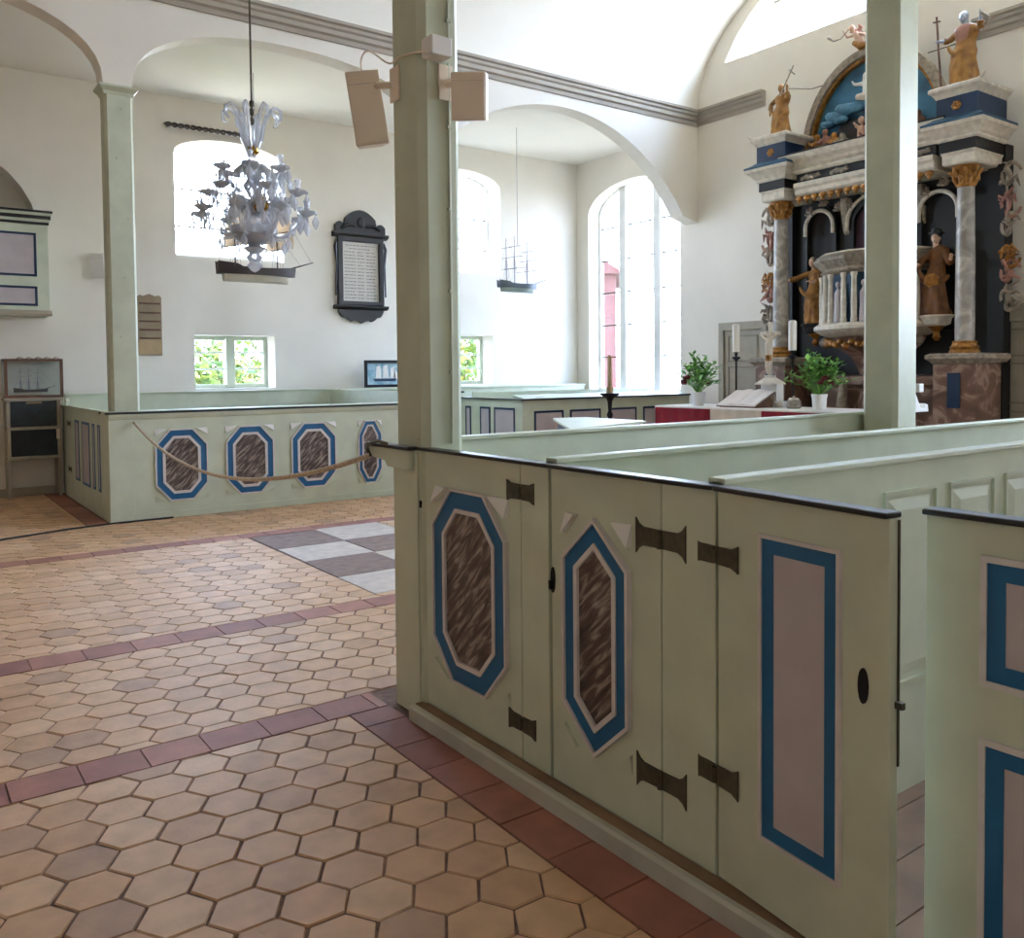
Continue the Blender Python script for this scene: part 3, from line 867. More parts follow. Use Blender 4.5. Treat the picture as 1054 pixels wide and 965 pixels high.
sb = obj('side_board', MB().box(1.80, 1.83, 9.466, 12.2, .0, ZF), 'green', fp)
PL = PW(1.80)
for (u0, u1, v0, v1) in ((9.87, 9.99, .27, .98), (10.16, 10.28, .27, .98), (10.46, 10.9, .26, .98), (11.1, 11.35, .27, .98)):
    A = rect(u0, u1, v0, v1)
    obj('blue_frame', MB().ring(A, offset(A, .028), PL, 0, .006), 'blue', sb)
    obj('centre_panel', MB().prism(offset(A, .028), PL, 0, .004), 'lilac', sb)
hinge(sb, PL, 11.75, .92, .2, .08); hinge(sb, PL, 11.75, .36, .2, .08)
obj('back_partition', MB().box(1.80, 5.5, 12.17, 12.20, .012, 1.255), 'green', fp)
obj('inner_partition', MB().box(5.4, 5.43, 9.75, 12.15, .012, 1.26), 'green', fp)
obj('partition_cap', MB().box(1.80, 5.5, 12.15, 12.23, 1.255, 1.275), 'green', fp, bevel=.004)
obj('bench_end_finial', MB().prism([(0, 0), (.10, 0), (.10, .05), (.06, .09), (.07, .14), (.02, .16), (-.02, .12), (0, .06)], lambda u, v, d: (d, 12.05-u, ZF+.03+v), 1.80, 1.84), 'green', fp)
obj('bench_seat', MB().box(1.9, 5.35, 11.75, 12.15, .43, .46), 'plank', fp)

# far pews: block in the chancel corner
fp = empty('box_pew', (7.1, 9.6, 0), 'box pew in the far corner under the tall arched window with small blue outlined panels', 'pew', 'far box pews')
fb = obj('front_board', MB().box(7.0, 10.3, 9.43, 9.46, 0, ZF), 'green', fp)
for u0, u1 in ((7.20, 7.72), (7.84, 8.42), (8.58, 9.14), (9.28, 9.86), (10.0, 10.25)):
    A = rect(u0, u1, .22, .955)
    obj('blue_frame', MB().ring(A, offset(A, .03), PF, 0, .008), 'navy', fb)
    obj('centre_panel', MB().prism(offset(A, .03), PF, 0, .005), 'lilac', fb)
sb = obj('side_board', MB().box(7.0, 7.03, 9.461, 10.98, 0, ZF), 'green', fp)
PL = PW(7.0)
for u0, u1 in ((9.6, 10.1), (10.2, 10.46), (10.70, 10.85)):
    A = rect(u0, u1, .25, 1.0)
    obj('blue_frame', MB().ring(A, offset(A, .03), PL, 0, .008), 'navy', sb)
    obj('centre_panel', MB().prism(offset(A, .03), PL, 0, .005), 'lilac', sb)
obj('cap_rail', MB().box(6.97, 10.3, 9.40, 9.50, ZF, ZF+.022).box(6.97, 7.06, 9.501, 10.98, ZF, ZF+.022), 'black', fp)
obj('cap_rail', MB().box(6.95, 7.07, 10.99, 11.03, 1.19, 1.215), 'black', fp)
obj('end_post', MB().box(6.98, 7.05, 10.985, 11.04, 0, 1.19), 'green', fp)
obj('book_ledge', MB().prism([(9.46, ZF+.024), (9.75, ZF+.07), (9.75, ZF+.03), (9.46, ZF+.005)], PX, 7.07, 10.3), 'green', fp)
obj('inner_partition', MB().box(7.07, 10.3, 10.75, 10.78, .012, 1.20), 'green', fp)
fp = empty('bench_back', (7.5, 12.15, 0), 'pale green bench back along the far wall under the low window', 'pew')
obj('board', MB().box(5.56, 10.45, 12.14, 12.17, .012, 1.24), 'green', fp)
obj('partition_cap', MB().box(5.56, 10.45, 12.11, 12.20, 1.24, 1.27), 'green', fp, bevel=.004)
obj('bench_seat', MB().box(7.1, 10.4, 11.8, 12.13, .43, .46), 'plank', fp)

# choir desk in the chancel
t = empty('reading_desk', (5.6, 6.9, 0), 'dark blue fronted low reading desk with a pale top behind the near pews', 'desk')
A = [(4.95, 5.95), (6.3, 6.35), (6.35, 7.35), (5.95, 7.45)]
obj('body', MB().prism(offset(A, .05), PZ, .0, .96), 'navy', t)
obj('desk_top', MB().prism(A, PZ, .96, .985), 'green', t, bevel=.004)
obj('panel', MB().prism(rect(6.1, 7.2, .3, .85), lambda u, v, d: (5.2+(u-6.1)*.55-.02, u, v), 0, .01), 'white', t)

# ================================================================== STATUES (carved figures, local frame: facing -X, feet at z=0)
def limb(mb, pts, rs, seg=8): return mb.tube(pts, rs, seg)
def hand(mb, p, d, s):
    """small palm with fingers and thumb pointing along d"""
    d = Vector(d).normalized(); side = d.cross(Vector((0, 0, 1)))
    side = side.normalized() if side.length > .1 else Vector((0, 1, 0))
    p = Vector(p)
    mb.tube([p, p+d*s*.5, p+d*s*.9], [s*.30, s*.36, s*.3], 8)
    for k, L in zip((-1.5, -.5, .5, 1.5), (.7, .85, .8, .6)):
        b = p+d*s*.8+side*s*.17*k
        mb.tube([b, b+d*s*L*.5, b+d*s*L*.85+Vector((0, 0, -s*.18))], [s*.12, s*.11, s*.08], 6)
    b = p+d*s*.25-side*s*.28
    mb.tube([b, b-side*s*.28+d*s*.25, b-side*s*.3+d*s*.6], [s*.13, s*.12, s*.08], 6)
def figure(t, H, robe, arms, skinm='skin', hair='brownrobe', lean=0.02, head_turn=0.0, bare_chest=False, short=False, fat=1.0):
    """arms: two lists [shoulder side, elbow, hand] as fractions of H"""
    W = MB()
    n = 28
    prof = [(0.0, .150, .135), (.03, .155, .14), (.12, .138, .125), (.25, .125, .112), (.38, .118, .105), (.47, .122, .105), (.55, .098, .085), (.61, .090, .078), (.68, .108, .085), (.75, .120, .085), (.795, .115, .07), (.825, .06, .055), (.84, .04, .04)]
    if short: prof = [(.30, .15, .14)]+[p for p in prof if p[0] > .33]
    rings = []
    for z, a, b in prof:
        f = max(0, 1-z/.62)
        rings.append([((b*fat+f*.024*sin(5*q+z*9)+f*.012*sin(11*q-z*14))*H*cos(q)-.02*H*sin(z*5), (a*fat+f*.024*sin(5*q+z*9)+f*.012*sin(11*q-z*14))*H*sin(q)+lean*H*sin(z*6), z*H) for q in [2*pi*k/n for k in range(n)]])
    W.loft(rings)
    # mantle swag across the hips and sleeves
    sw = [(-.11*H*cos(q*.5)-.03*H, (.16*cos(q))*H, (.52-.12*sin(q)+.05*cos(q))*H) for q in [pi*k/10 for k in range(11)]]
    W.tube(sw, [.02*H+.018*H*sin(pi*k/10) for k in range(11)], 8)
    B = MB()
    B.tube([(-.005*H, lean*H*.5, .80*H), (-.012*H, lean*H*.6, .885*H)], [.036*H, .032*H], 10)
    hx, hy, hz = -.022*H, lean*H*.6+head_turn*H*.02, .925*H
    B.ball((hx, hy, hz), (.062*H, .052*H, .072*H), 14, 10)
    B.ball((hx-.058*H, hy+head_turn*.02*H, hz-.008*H), (.016*H, .010*H, .018*H), 8, 6)      # nose
    B.ball((hx-.05*H, hy, hz-.042*H), (.016*H, .018*H, .012*H), 8, 6)                        # chin and mouth
    for s in (-1, 1): B.ball((hx+.005*H, hy+s*.052*H, hz-.005*H), (.014*H, .008*H, .02*H), 8, 6)
    B.tube([(0, lean*H*.4, .60*H), (0, lean*H*.4, .70*H), (-.004*H, lean*H*.5, .80*H)], [.055*H, .065*H, .05*H], 12)
    for A in arms:
        P = [Vector(p)*H for p in A]
        B.tube([Vector((0, 0, .76*H)), P[0], P[1], P[1]+(P[2]-P[1])*.5], [.04*H, .034*H, .032*H, .028*H], 10)
        W.tube([P[0], (P[0]+P[1])/2, P[1]], [.046*H, .046*H, .042*H], 10)
        m = P[1]+(P[2]-P[1])*.62
        W.tube([P[1], m], [.042*H, .048*H], 10)
        B.tube([P[1]+(P[2]-P[1])*.5, P[2]], [.028*H, .020*H], 8)
        hand(B, P[2]-(P[2]-P[1]).normalized()*.01*H, P[2]-P[1], .062*H)
    obj('body', B, skinm, t, local=True, remesh=.0085*H)
    obj('robe', W, robe, t, local=True, remesh=.012*H)
    Hh = MB()
    Hh.ball((hx+.014*H, hy, hz+.022*H), (.064*H, .060*H, .066*H), 14, 10)
    Hh.ball((hx+.04*H, hy, hz-.035*H), (.036*H, .052*H, .06*H), 12, 8)
    obj('hair', Hh, hair, t, local=True, smooth=True)
    return (hx, hy, hz)
RA = lambda s, e, h: [(0.0, s*.095, .765), e, h]

# ================================================================== ALTARPIECE
YC = 6.13; YW = 6.25
al = empty('altarpiece', (10.2, YC, .15), 'tall carved black and white baroque altarpiece with marbled columns on the end wall', 'altarpiece')
def symbox(x0, x1, d, z0, z1): return MB().box(x0, x1, YC-d, YC+d, z0, z1)
obj('back_panel', MB().box(10.30, 10.49, YC-1.45, YC+1.60, .15, 4.02), 'ebony', al)
obj('predella', MB().prism([(10.30, .15), (9.95, .15), (9.95, .35), (10.02, .40), (10.02, 1.25), (9.95, 1.30), (9.95, 1.40), (10.3, 1.42)], lambda u, v, d: (u, d, v), YC-.84, YC+.84), 'bmarble', al)
for s in (-1, 1):
    obj('pilaster', MB().box(10.2, 10.298, YC+s*1.40-.09, YC+s*1.40+.09, .15, 3.78), 'ebony', al)
    c = YC+s*1.235
    def stepped(seq, x1=10.295, xc=9.85):
        return MB().loft([[(xc-q, c-q, z), (xc-q, c+q, z), (x1, c+q, z), (x1, c-q, z)] for q, z in seq])
    pd = obj('pedestal', stepped([(.28, .15), (.28, .28), (.235, .32), (.235, 1.54)]), 'bmarble', al)
    obj('inset_panel', MB().box(9.603, 9.62, c-.07, c+.07, 1.05, 1.44), 'navy', pd)
    obj('pedestal_cap', stepped([(.245, 1.545), (.27, 1.575), (.30, 1.60), (.30, 1.64), (.26, 1.66)]), 'creamdark', al)
    obj('column_base', MB().lathe([(.16, 1.661), (.16, 1.69), (.145, 1.70), (.155, 1.73), (.135, 1.75), (.125, 1.775), (.13, 1.79), (.115, 1.80)], (9.85, c, 0), 24), 'gold', al, smooth=True)
    obj('column', MB().lathe([(.102, 1.801), (.103, 2.2), (.099, 2.8), (.089, 3.51)], (9.85, c, 0), 28), 'amarble', al, smooth=True)
    cp = MB().lathe([(.092, 3.512), (.105, 3.54), (.095, 3.56), (.105, 3.62), (.125, 3.70), (.15, 3.745)], (9.85, c, 0), 20)
    for rr, zz, kk, ph in ((.10, 3.60, 8, 0), (.12, 3.68, 8, .39)):
        for k in range(kk):
            q = 2*pi*k/kk+ph
            cp.tube([(9.85+rr*.9*cos(q), c+rr*.9*sin(q), zz-.06), (9.85+rr*1.12*cos(q), c+rr*1.12*sin(q), zz), (9.85+rr*1.38*cos(q), c+rr*1.38*sin(q), zz+.02), (9.85+rr*1.42*cos(q), c+rr*1.42*sin(q), zz-.012)], [.022, .03, .022, .008], 6)
    obj('capital', cp, 'gold', al, smooth=True)
    obj('impost_block', stepped([(.165, 3.75), (.18, 3.77), (.18, 3.86), (.195, 3.88), (.195, 3.895)]), 'cream', al, bevel=.004)
    obj('side_frieze', stepped([(.205, 3.896), (.205, 4.01)]), 'ebony', al)
    obj('side_cornice', stepped([(.22, 4.011), (.235, 4.03), (.235, 4.05), (.26, 4.07), (.28, 4.10), (.31, 4.13), (.34, 4.15), (.34, 4.19)]), 'cream', al)
    obj('blue_moulding', stepped([(.35, 4.191), (.345, 4.215), (.30, 4.235), (.26, 4.26), (.245, 4.275)]), 'tealblue', al)
    bl = obj('plinth', stepped([(.225, 4.276), (.225, 4.49)]), 'navy', al)
    orn = MB()
    for k in range(6): orn.ball((9.622, c+.035*cos(k*pi/3), 4.385+.035*sin(k*pi/3)), (.012, .022, .022), 8, 6)
    orn.ball((9.62, c, 4.385), (.014, .02, .02), 8, 6)
    obj('rosette', orn, 'gold', bl, smooth=True)
    obj('plinth_ledge', stepped([(.23, 4.491), (.245, 4.52), (.26, 4.54), (.29, 4.565), (.29, 4.60), (.27, 4.615)]), 'cream', al)
    hn = MB()
    hn.tube([(9.60, c+s*.24, 4.60), (9.58, c+s*.30, 4.625), (9.57, c+s*.34, 4.66)], [.02, .018, .006], 8)
    obj('corner_horn', hn, 'cream', al, smooth=True)
    # pierced scrollwork beside the columns
    rgs = random.Random(4)
    for k, (zz, dr, m_) in enumerate(((3.62, 1, 'creamdark'), (3.34, -1, 'pinkrobe'), (3.06, 1, 'creamdark'), (2.78, -1, 'gold'), (2.54, 1, 'pinkrobe'), (2.30, -1, 'creamdark'))):
        sp = MB()
        pts = []; rs = []
        for i in range(22):
            f = i/21; q = .4+f*2.3*pi; rr = .135*(1-.68*f)
            pts.append((10.24-.02*f, YC+.10+s*(1.575+.085*(1-f))+s*rr*cos(q)*.7, zz+dr*(rr*sin(q)*1.25+.06*f)))
            rs.append(.016+.022*sin(pi*min(1, f*1.15)))
        sp.tube(pts, rs, 7)
        for _ in range(5):
            a0 = rgs.uniform(0, 6.28); p0 = Vector((10.23, YC+.10+s*(1.60+.06*cos(a0)), zz+.10*sin(a0)))
            sp.tube([p0, p0+Vector((-.03, s*rgs.uniform(-.02, .07), rgs.uniform(-.07, .07))), p0+Vector((-.01, s*rgs.uniform(.0, .11), rgs.uniform(-.12, .12)))], [.03, .024, .006], 6)
        obj('scroll_carving', sp, m_, al, smooth=True)
    obj('scroll_strip', MB().tube([(10.25, YC+.08+s*1.53, 2.05), (10.25, YC+.08+s*1.56, 2.3), (10.25, YC+.08+s*1.535, 2.9), (10.25, YC+.08+s*1.56, 3.4), (10.25, YC+.08+s*1.545, 3.8)], [.016, .028, .022, .028, .02], 8), 'cream', al, smooth=True)
# entablature between the columns
obj('architrave', MB().prism([(9.76, 3.76), (9.73, 3.79), (9.73, 3.84), (9.70, 3.87), (9.70, 3.925), (10.29, 3.925), (10.29, 3.76)], lambda u, v, d: (u, d, v), YC-.93, YC+.93), 'cream', al)
for k in range(16):
    y = YC-.87+k*.116
    if abs(y-YC) > .99: continue
    q = MB(); q.ball((9.745, y, 3.725), (.03, .055, .035), 10, 6); q.ball((9.74, y, 3.685), (.022, .022, .03), 8, 6)
    obj('gilded_swag', q, 'gold', al, smooth=True)
fz = obj('frieze', symbox(9.77, 10.29, .93, 3.926, 4.05), 'ebony', al)
for y, w in ((-.72, .16), (-.30, .14), (.30, .14), (.72, .16)):
    q = MB().ball((9.767, YC+y, 3.99), (.018, w, .032), 14, 6)
    for k in range(4): q.ball((9.762, YC+y-w+2*w*(k+.5)/4, 3.99+.02*(-1)**k), (.016, .03, .02), 8, 5)
    obj('cartouche', q, 'creamdark', fz, smooth=True)
def cstep(seq): return MB().loft([[(9.77-q, YC-.93-q, z-.05), (9.77-q, YC+.93+q, z-.05), (10.29, YC+.93+q, z-.05), (10.29, YC-.93-q, z-.05)] for q, z in seq])
obj('cornice', cstep([(.02, 4.101), (.04, 4.13), (.04, 4.155), (.08, 4.185), (.10, 4.22), (.15, 4.26), (.17, 4.30), (.17, 4.335)]), 'cream', al)
obj('cornice_top', cstep([(.18, 4.336), (.18, 4.352), (.12, 4.358)]), 'ebony', al)
def earc(a, b, n=32): return [(YW+a*cos(pi*i/n), 4.36+b*sin(pi*i/n)) for i in range(n+1)]
obj('pediment_back', MB().prism(earc(.96, 1.16), PX, 10.25, 10.30), 'skyblue', al)
obj('pediment_arch', MB().plate([earc(1.0, 1.20)+earc(.905, 1.10)[::-1]], PX, 10.13, 10.249), 'creamdark', al, bevel=.008)
obj('pediment_arch_rim', MB().plate([earc(.90, 1.095)+earc(.87, 1.06)[::-1]], PX, 10.17, 10.249), 'gold', al)
# relief: risen figure over clouds
for y, z, r in ((.52, 4.80, .11), (.36, 4.86, .12), (.20, 4.85, .11), (.03, 4.86, .10), (-.15, 4.87, .11), (-.33, 4.84, .10), (.62, 4.72, .08), (.44, 4.74, .09)):
    q = MB().ball((10.18, YW+y, z), (.07, r*1.15, r*.62), 14, 8); q.ball((10.17, YW+y+r*.6, z+r*.2), (.06, r*.6, r*.45), 12, 8); q.ball((10.17, YW+y-r*.6, z-r*.1), (.06, r*.55, r*.42), 12, 8)
    obj('carved_cloud', q, 'cloudblue', al, smooth=True)
obj('cloud_seat', MB().tube([(10.12, YW+.16+.0, 4.955), (10.09, YW+.06, 4.93), (10.10, YW-.06, 4.93), (10.14, YW-.18, 4.96)], [.035, .05, .05, .03], 10), 'cream', al, smooth=True)
q = MB().tube([(10.12, YW+.01, 4.94), (10.11, YW+.015, 5.06), (10.115, YW+.06, 5.22)], [.07, .06, .022], 10)
q.tube([(10.11, YW-.01, 5.05), (10.115, YW-.05, 5.22)], [.04, .018], 8); q.ball((10.10, YW+.01, 5.18), (.05, .05, .06), 12, 8)
q.tube([(10.12, YW+.08, 5.10), (10.12, YW+.2, 5.12), (10.12, YW+.24, 5.18)], [.03, .022, .012], 8)
obj('risen_figure', q, 'white', al, remesh=.012)
for y, z, m_ in ((.10, 4.60, 'skin'), (-.10, 4.62, 'skin'), (.02, 4.46, 'pinkrobe'), (-.2, 4.47, 'creamdark')):
    q = MB().tube([(10.14, YW+y, 4.37), (10.13, YW+y, z-.02)], [.075, .05], 10); q.ball((10.12, YW+y, z+.05), (.045, .042, .055), 12, 8)
    q.tube([(10.10, YW+y+.05, z-.03), (10.05, YW+y+.07, z+.03)], [.024, .016], 8)
    obj('onlooker', q, m_, al, remesh=.012)
for y, z, h, m_ in ((.83, 4.37, .15, 'gold'), (.70, 4.37, .24, 'gold'), (.58, 4.37, .29, 'pinkrobe'), (.45, 4.37, .2, 'gold'), (.33, 4.37, .16, 'creamdark'), (-.5, 4.37, .2, 'gold'), (-.68, 4.37, .22, 'brownrobe')):
    q = MB().tube([(10.12, YW+y, z), (10.11, YW+y+.01, z+h*.6)], [.09, .055], 10); q.ball((10.09, YW+y+.02, z+h*.8), (.045, .042, .05), 12, 8)
    q.tube([(10.09, YW+y+.05, z+h*.5), (10.03, YW+y+.1, z+h*.35), (10.0, YW+y+.04, z+h*.3)], [.03, .026, .018], 8)
    obj('reclining_guard', q, m_, al, remesh=.014)
obj('onlooker_dark_rock', MB().ball((10.2, YW+.28, 4.56), (.045, .22, .16), 14, 8), 'ebony', al, smooth=True)  # black lumps set behind the onlookers
obj('onlooker_dark_rock', MB().ball((10.2, YW-.3, 4.55), (.045, .25, .15), 14, 8), 'ebony', al, smooth=True)
for s in (-1, 1):
    obj('iron_stay', MB().tube([(10.45, YW+s*1.05, 5.36), (10.3, YW+s*.66, 5.30)], .007, 6), 'iron', al)
    obj('iron_stay', MB().tube([(10.45, YW+s*1.06, 5.36), (9.98, YW+s*1.14, 5.30)], .006, 6), 'iron', al)
# niches
def niche(yc, half, z0, zs, za, m_frame, w, inner):
    A = arch(yc-half, yc+half, z0, zs, za, 18); B = arch(yc-half+w, yc+half-w, z0+.001, zs, za-w, 18)
    nb = obj('niche_arch', MB().plate([A, B], PX, 10.22, 10.299), m_frame, al, bevel=.004)
    obj('niche_back', MB().prism(offset_in(B), PX, 10.285, 10.2985), inner, nb)
def offset_in(L): return L
niche(YC+.07+.82, .245, 2.05, 3.42, 3.68, 'ebony', .05, 'ebony')
niche(YC+.07-.80, .26, 1.95, 3.36, 3.62, 'ebony', .05, 'ebony')
niche(YC+.07, .38, 2.4, 3.36, 3.70, 'ebony', .06, 'purple')
for yc, hf, zs, za in ((YC+.07+.82, .21, 3.40, 3.62), (YC+.07-.80, .235, 3.36, 3.60), (YC+.07, .40, 3.40, 3.72)):
    pts = [(10.20, yc+hf*cos(pi*i/20), zs+(za-zs)*sin(pi*i/20)) for i in range(21)]
    pts = [(10.20, yc+hf, zs-.10)]+pts+[(10.20, yc-hf, zs-.10)]
    obj('arch_moulding', MB().tube(pts, .026, 8), 'cream', al, smooth=True)
for yc, z in ((YC+1.03, 3.62), (YC+.60, 3.62), (YC+.82, 3.72), (YC+.44, 3.62), (YC-.44, 3.62), (YC-.58, 3.60), (YC-1.04, 3.56), (YC-.8, 3.70), (YC+.2, 3.76)):
    q = MB()
    for k in range(7):
        qa = k*2.4; r = .018*sqrt(k+1)
        q.ball((10.20, yc+r*1.3*cos(qa), z+r*1.2*sin(qa)), (.03, .022+.006*(k % 3), .022), 8, 6)
    q.tube([(10.19, yc-.05, z-.05), (10.17, yc-.02, z), (10.19, yc+.05, z+.01)], [.012, .018, .010], 7)
    obj('leaf_carving', q, 'creamdark', al, smooth=True)
for y in (.50, -.50):
    q = MB().prism([(10.28, 3.25), (10.24, 3.28), (10.20, 3.45), (10.16, 3.60), (10.16, 3.72), (10.28, 3.72)], lambda u, v, d: (u, d, v), YC+y-.05, YC+y+.05)
    obj('carved_bracket', q, 'creamdark', al, bevel=.01)
# pulpit basket in the middle of the altarpiece
PC = (10.26, YC+.03); PK = 1.22
def half(r, z, n=6, off=0):
    r *= PK
    return [(PC[0]-r*sin(pi*i/n), PC[1]+r*cos(pi*i/n), z) for i in range(n+1)]
def half_ring(seq, n=6): return MB().loft([half(r, z, n) for r, z in seq])
pul = obj('pulpit_basket', half_ring([(.50, 2.06), (.50, 2.70)]), 'tealblue', al)
obj('pulpit_floor', half_ring([(.52, 1.90), (.60, 1.94), (.66, 1.99), (.66, 2.03), (.62, 2.065)], 14), 'cream', pul, smooth=True)
obj('pulpit_cornice', half_ring([(.55, 2.68), (.60, 2.72), (.58, 2.755), (.62, 2.80), (.66, 2.85), (.67, 2.885), (.60, 2.90)]), 'creamdark', pul)
obj('pulpit_rim', half_ring([(.60, 2.902), (.64, 2.925), (.60, 2.95)]), 'cream', pul)
for i in range(0, 7):
    for k in ((-.058, .058) if 0 < i < 6 else (0,)):
        an = pi*i/6+k/.58
        p = (PC[0]-.575*PK*sin(an), PC[1]+.575*PK*cos(an), 0)
        obj('small_column', MB().lathe([(.04, 2.066), (.04, 2.12), (.034, 2.13), (.036, 2.30), (.04, 2.31), (.036, 2.33), (.03, 2.62), (.038, 2.64), (.04, 2.679)], p, 14), 'cream', pul, smooth=True)
for i in range(6):
    an = pi*(i+.5)/6
    p = Vector((PC[0]-.55*PK*sin(an), PC[1]+.55*PK*cos(an), 2.07))
    q = MB().tube([p, p+Vector((0, 0, .2)), p+Vector((0, 0, .36)), p+Vector((0, 0, .42))], [.062, .05, .052, .02], 10)
    q.ball(tuple(p+Vector((-.01*sin(an), 0, .47))), (.034, .034, .042), 10, 8)
    obj('carved_apostle', q, ('skin', 'cream', 'lilac', 'lilac', 'cream', 'pinkrobe')[i], pul, remesh=.010)
q = MB()
for k in range(15):
    an = pi*(.5+(k-7)/14*.62); q.ball((PC[0]-.52*PK*sin(an), PC[1]+.52*PK*cos(an), 1.865-.045*sin(k*1.3)**2-.035*cos((k-7)/7*1.4)), (.04, .05, .045), 8, 6)
obj('gilded_garland', q, 'gold', pul, smooth=True)
for an in (.12, .88, .5):
    an *= pi
    if abs(an-pi/2) < .1: continue
    obj('pendant_ball', MB().ball((PC[0]-.56*PK*sin(an), PC[1]+.56*PK*cos(an), 1.84), .068, 12, 8), 'creamdark', pul, smooth=True)
obj('pulpit_console', MB().loft([half(.20, 1.42), half(.22, 1.5), half(.30, 1.66), half(.46, 1.80), half(.5, 1.898)]), 'bmarble', pul)
q = MB()
for s in (-1, 1):
    q = MB().tube([(9.93, YC+s*.34, 1.30), (9.91, YC+s*.36, .95), (9.93, YC+s*.33, .55)], [.05, .07, .05], 10)
    obj('predella_boss', q, 'creamdark', al, smooth=True)

# brackets and niche statues
def bracket(y, z, m='cream'):
    q = MB().lathe([(.02, z-.30), (.05, z-.26), (.03, z-.20), (.07, z-.16), (.10, z-.13)], (10.06, y, 0), 16)
    a_ = obj('niche_bracket', q, 'gold', al, smooth=True)
    q = MB().lathe([(.10, z-.129), (.15, z-.11), (.165, z-.04), (.19, z-.02), (.19, z-.001)], (10.06, y, 0), 18)
    obj('bracket_top', q, m, a_, smooth=True)
bracket(YC-.80, 2.12); bracket(YC+.84, 2.10, 'ebony')
t = empty('statue', (10.06, YC-.80, 2.12), 'carved bishop like statue in an ochre robe and dark hat in the right niche', 'statue', 'altar statues')
h = figure(t, .98, 'brownrobe', [RA(1, (-.09, .19, .60), (-.22, .12, .60)), RA(-1, (-.08, -.20, .60), (-.20, -.27, .66))], head_turn=-.5, hair='ebony')
q = MB().lathe([(.085, .0), (.085, .012), (.055, .016), (.05, .06), (.02, .075)], (h[0]+.01, h[1], h[2]+.045), 16)
obj('hat', q, 'ebony', t, local=True, smooth=True)
q = MB().tube([(-.10, .02, .45), (-.115, .0, .40), (-.10, -.02, .34)], [.07, .09, .06], 12)
obj('sash', q, 'gold', t, local=True, smooth=True)
t = empty('statue', (10.04, YC+.84, 2.10), 'gilded statue in the left niche stretching one pale arm across the column', 'statue', 'altar statues')
figure(t, .88, 'goldrobe', [RA(1, (-.12, .21, .70), (-.20, .38, .66)), RA(-1, (-.10, -.18, .60), (-.2, -.08, .62))], head_turn=.6, hair='creamdark')
# crowning statues
t = empty('statue', (9.85, YC+1.225, 4.615), 'small gilded statue holding a thin cross on the left end of the altarpiece', 'statue', 'altar statues')
figure(t, .70, 'goldrobe', [RA(1, (-.03, .23, .66), (-.10, .19, .50)), RA(-1, (-.08, -.19, .70), (-.14, -.22, .86))], skinm='goldrobe', hair='gold', head_turn=-.4, fat=1.35)
q = MB().tube([(-.11, -.05, .52), (-.115, -.27, .86)], .010, 8).tube([(-.115, -.20, .80+.02), (-.115, -.29, .735)], .009, 8)
obj('cross', q, 'creamdark', t, local=True)
t = empty('statue', (9.85, YC-1.215, 4.615), 'gilded statue with pink bare chest and silvery head, holding a staff', 'statue', 'altar statues')
figure(t, .84, 'goldrobe', [RA(1, (-.06, .19, .66), (-.14, .26, .66)), RA(-1, (-.05, -.22, .70), (-.12, -.25, .86))], hair='silver', head_turn=.4, skinm='silver', fat=1.35)
q = MB().loft([[(-.02+b*.84*cos(k*pi/9), .0+a_*.84*sin(k*pi/9), z*.84) for k in range(18)] for z, a_, b in ((.60, .100, .088), (.68, .122, .10), (.75, .132, .098), (.80, .12, .08), (.82, .07, .065))])
obj('bare_chest', q, 'pinkrobe', t, local=True, smooth=True)
q = MB().tube([(-.13, .20, -.0), (-.13, .235, .45), (-.13, .26, .84)], .012, 8).tube([(-.13, .22, .78), (-.13, .30, .79)], .010, 8)
obj('cross_staff', q, 'wood', t, local=True)
q = MB().tube([(-.12, -.22, .74), (-.12, -.26, .70), (-.12, -.30, .66), (-.12, -.29, .60), (-.12, -.24, .60)], [.012, .02, .024, .018, .008], 8)
obj('flaming_heart', q, 'creamdark', t, local=True, smooth=True)
t = empty('angel_statue', (10.19, YW+.12, 5.535), 'winged angel blowing a thin trumpet on top of the arched pediment', 'statue', 'altar statues')
q = MB().tube([(0, 0, 0), (-.03, .02, .08), (-.05, .05, .18), (-.06, .08, .25)], [.05, .055, .05, .03], 10)
q.ball((-.08, .11, .30), (.042, .04, .048), 12, 8); q.ball((-.115, .12, .30), (.012, .008, .012), 6, 4)
q.tube([(-.05, .10, .22), (-.1, .17, .2), (-.12, .2, .27)], [.022, .018, .014], 8); q.tube([(-.05, .02, .22), (-.08, -.06, .18), (-.1, -.1, .12)], [.022, .018, .014], 8)
hand(q, (-.12, .2, .27), (0, .3, 1), .035); hand(q, (-.1, -.1, .12), (0, -.5, -1), .035)
q.tube([(.0, .0, .06), (-.04, -.1, .02), (0, -.2, .04)], [.04, .032, .018], 8)
obj('body', q, 'skin', t, local=True, remesh=.009)
for s, pts in ((1, [(0, .02, .2), (.02, .02, .32), (.03, .10, .38), (.03, .24, .36)]), (-1, [(0, -.02, .2), (.02, -.14, .32), (.03, -.28, .30), (.03, -.40, .18)])):
    q = MB()
    for k in range(7):
        f = k/6
        b0 = Vector(pts[0]).lerp(Vector(pts[1]), f) if f < .5 else Vector(pts[1]).lerp(Vector(pts[2]), f-.3)
        e0 = Vector(pts[3])+Vector((0, -.03*s*k, -.05*k if s > 0 else .02*k))
        q.tube([b0, b0.lerp(e0, .5)+Vector((0, 0, .02)), e0], [.018, .032, .010], 6)
    obj('wing', q, 'pinkrobe', t, local=True, smooth=True)
q = MB().tube([(-.12, .14, .28), (-.13, .24, .20), (-.13, .34, .20), (-.13, .42, .27)], [.006, .007, .009, .022], 8)
obj('trumpet', q, 'creamdark', t, local=True, smooth=True)
obj('drapery', MB().tube([(-.06, .10, .12), (-.07, .0, .05), (-.06, -.14, .04), (-.02, -.22, .10)], [.03, .05, .04, .012], 10), 'gold', t, local=True, smooth=True)

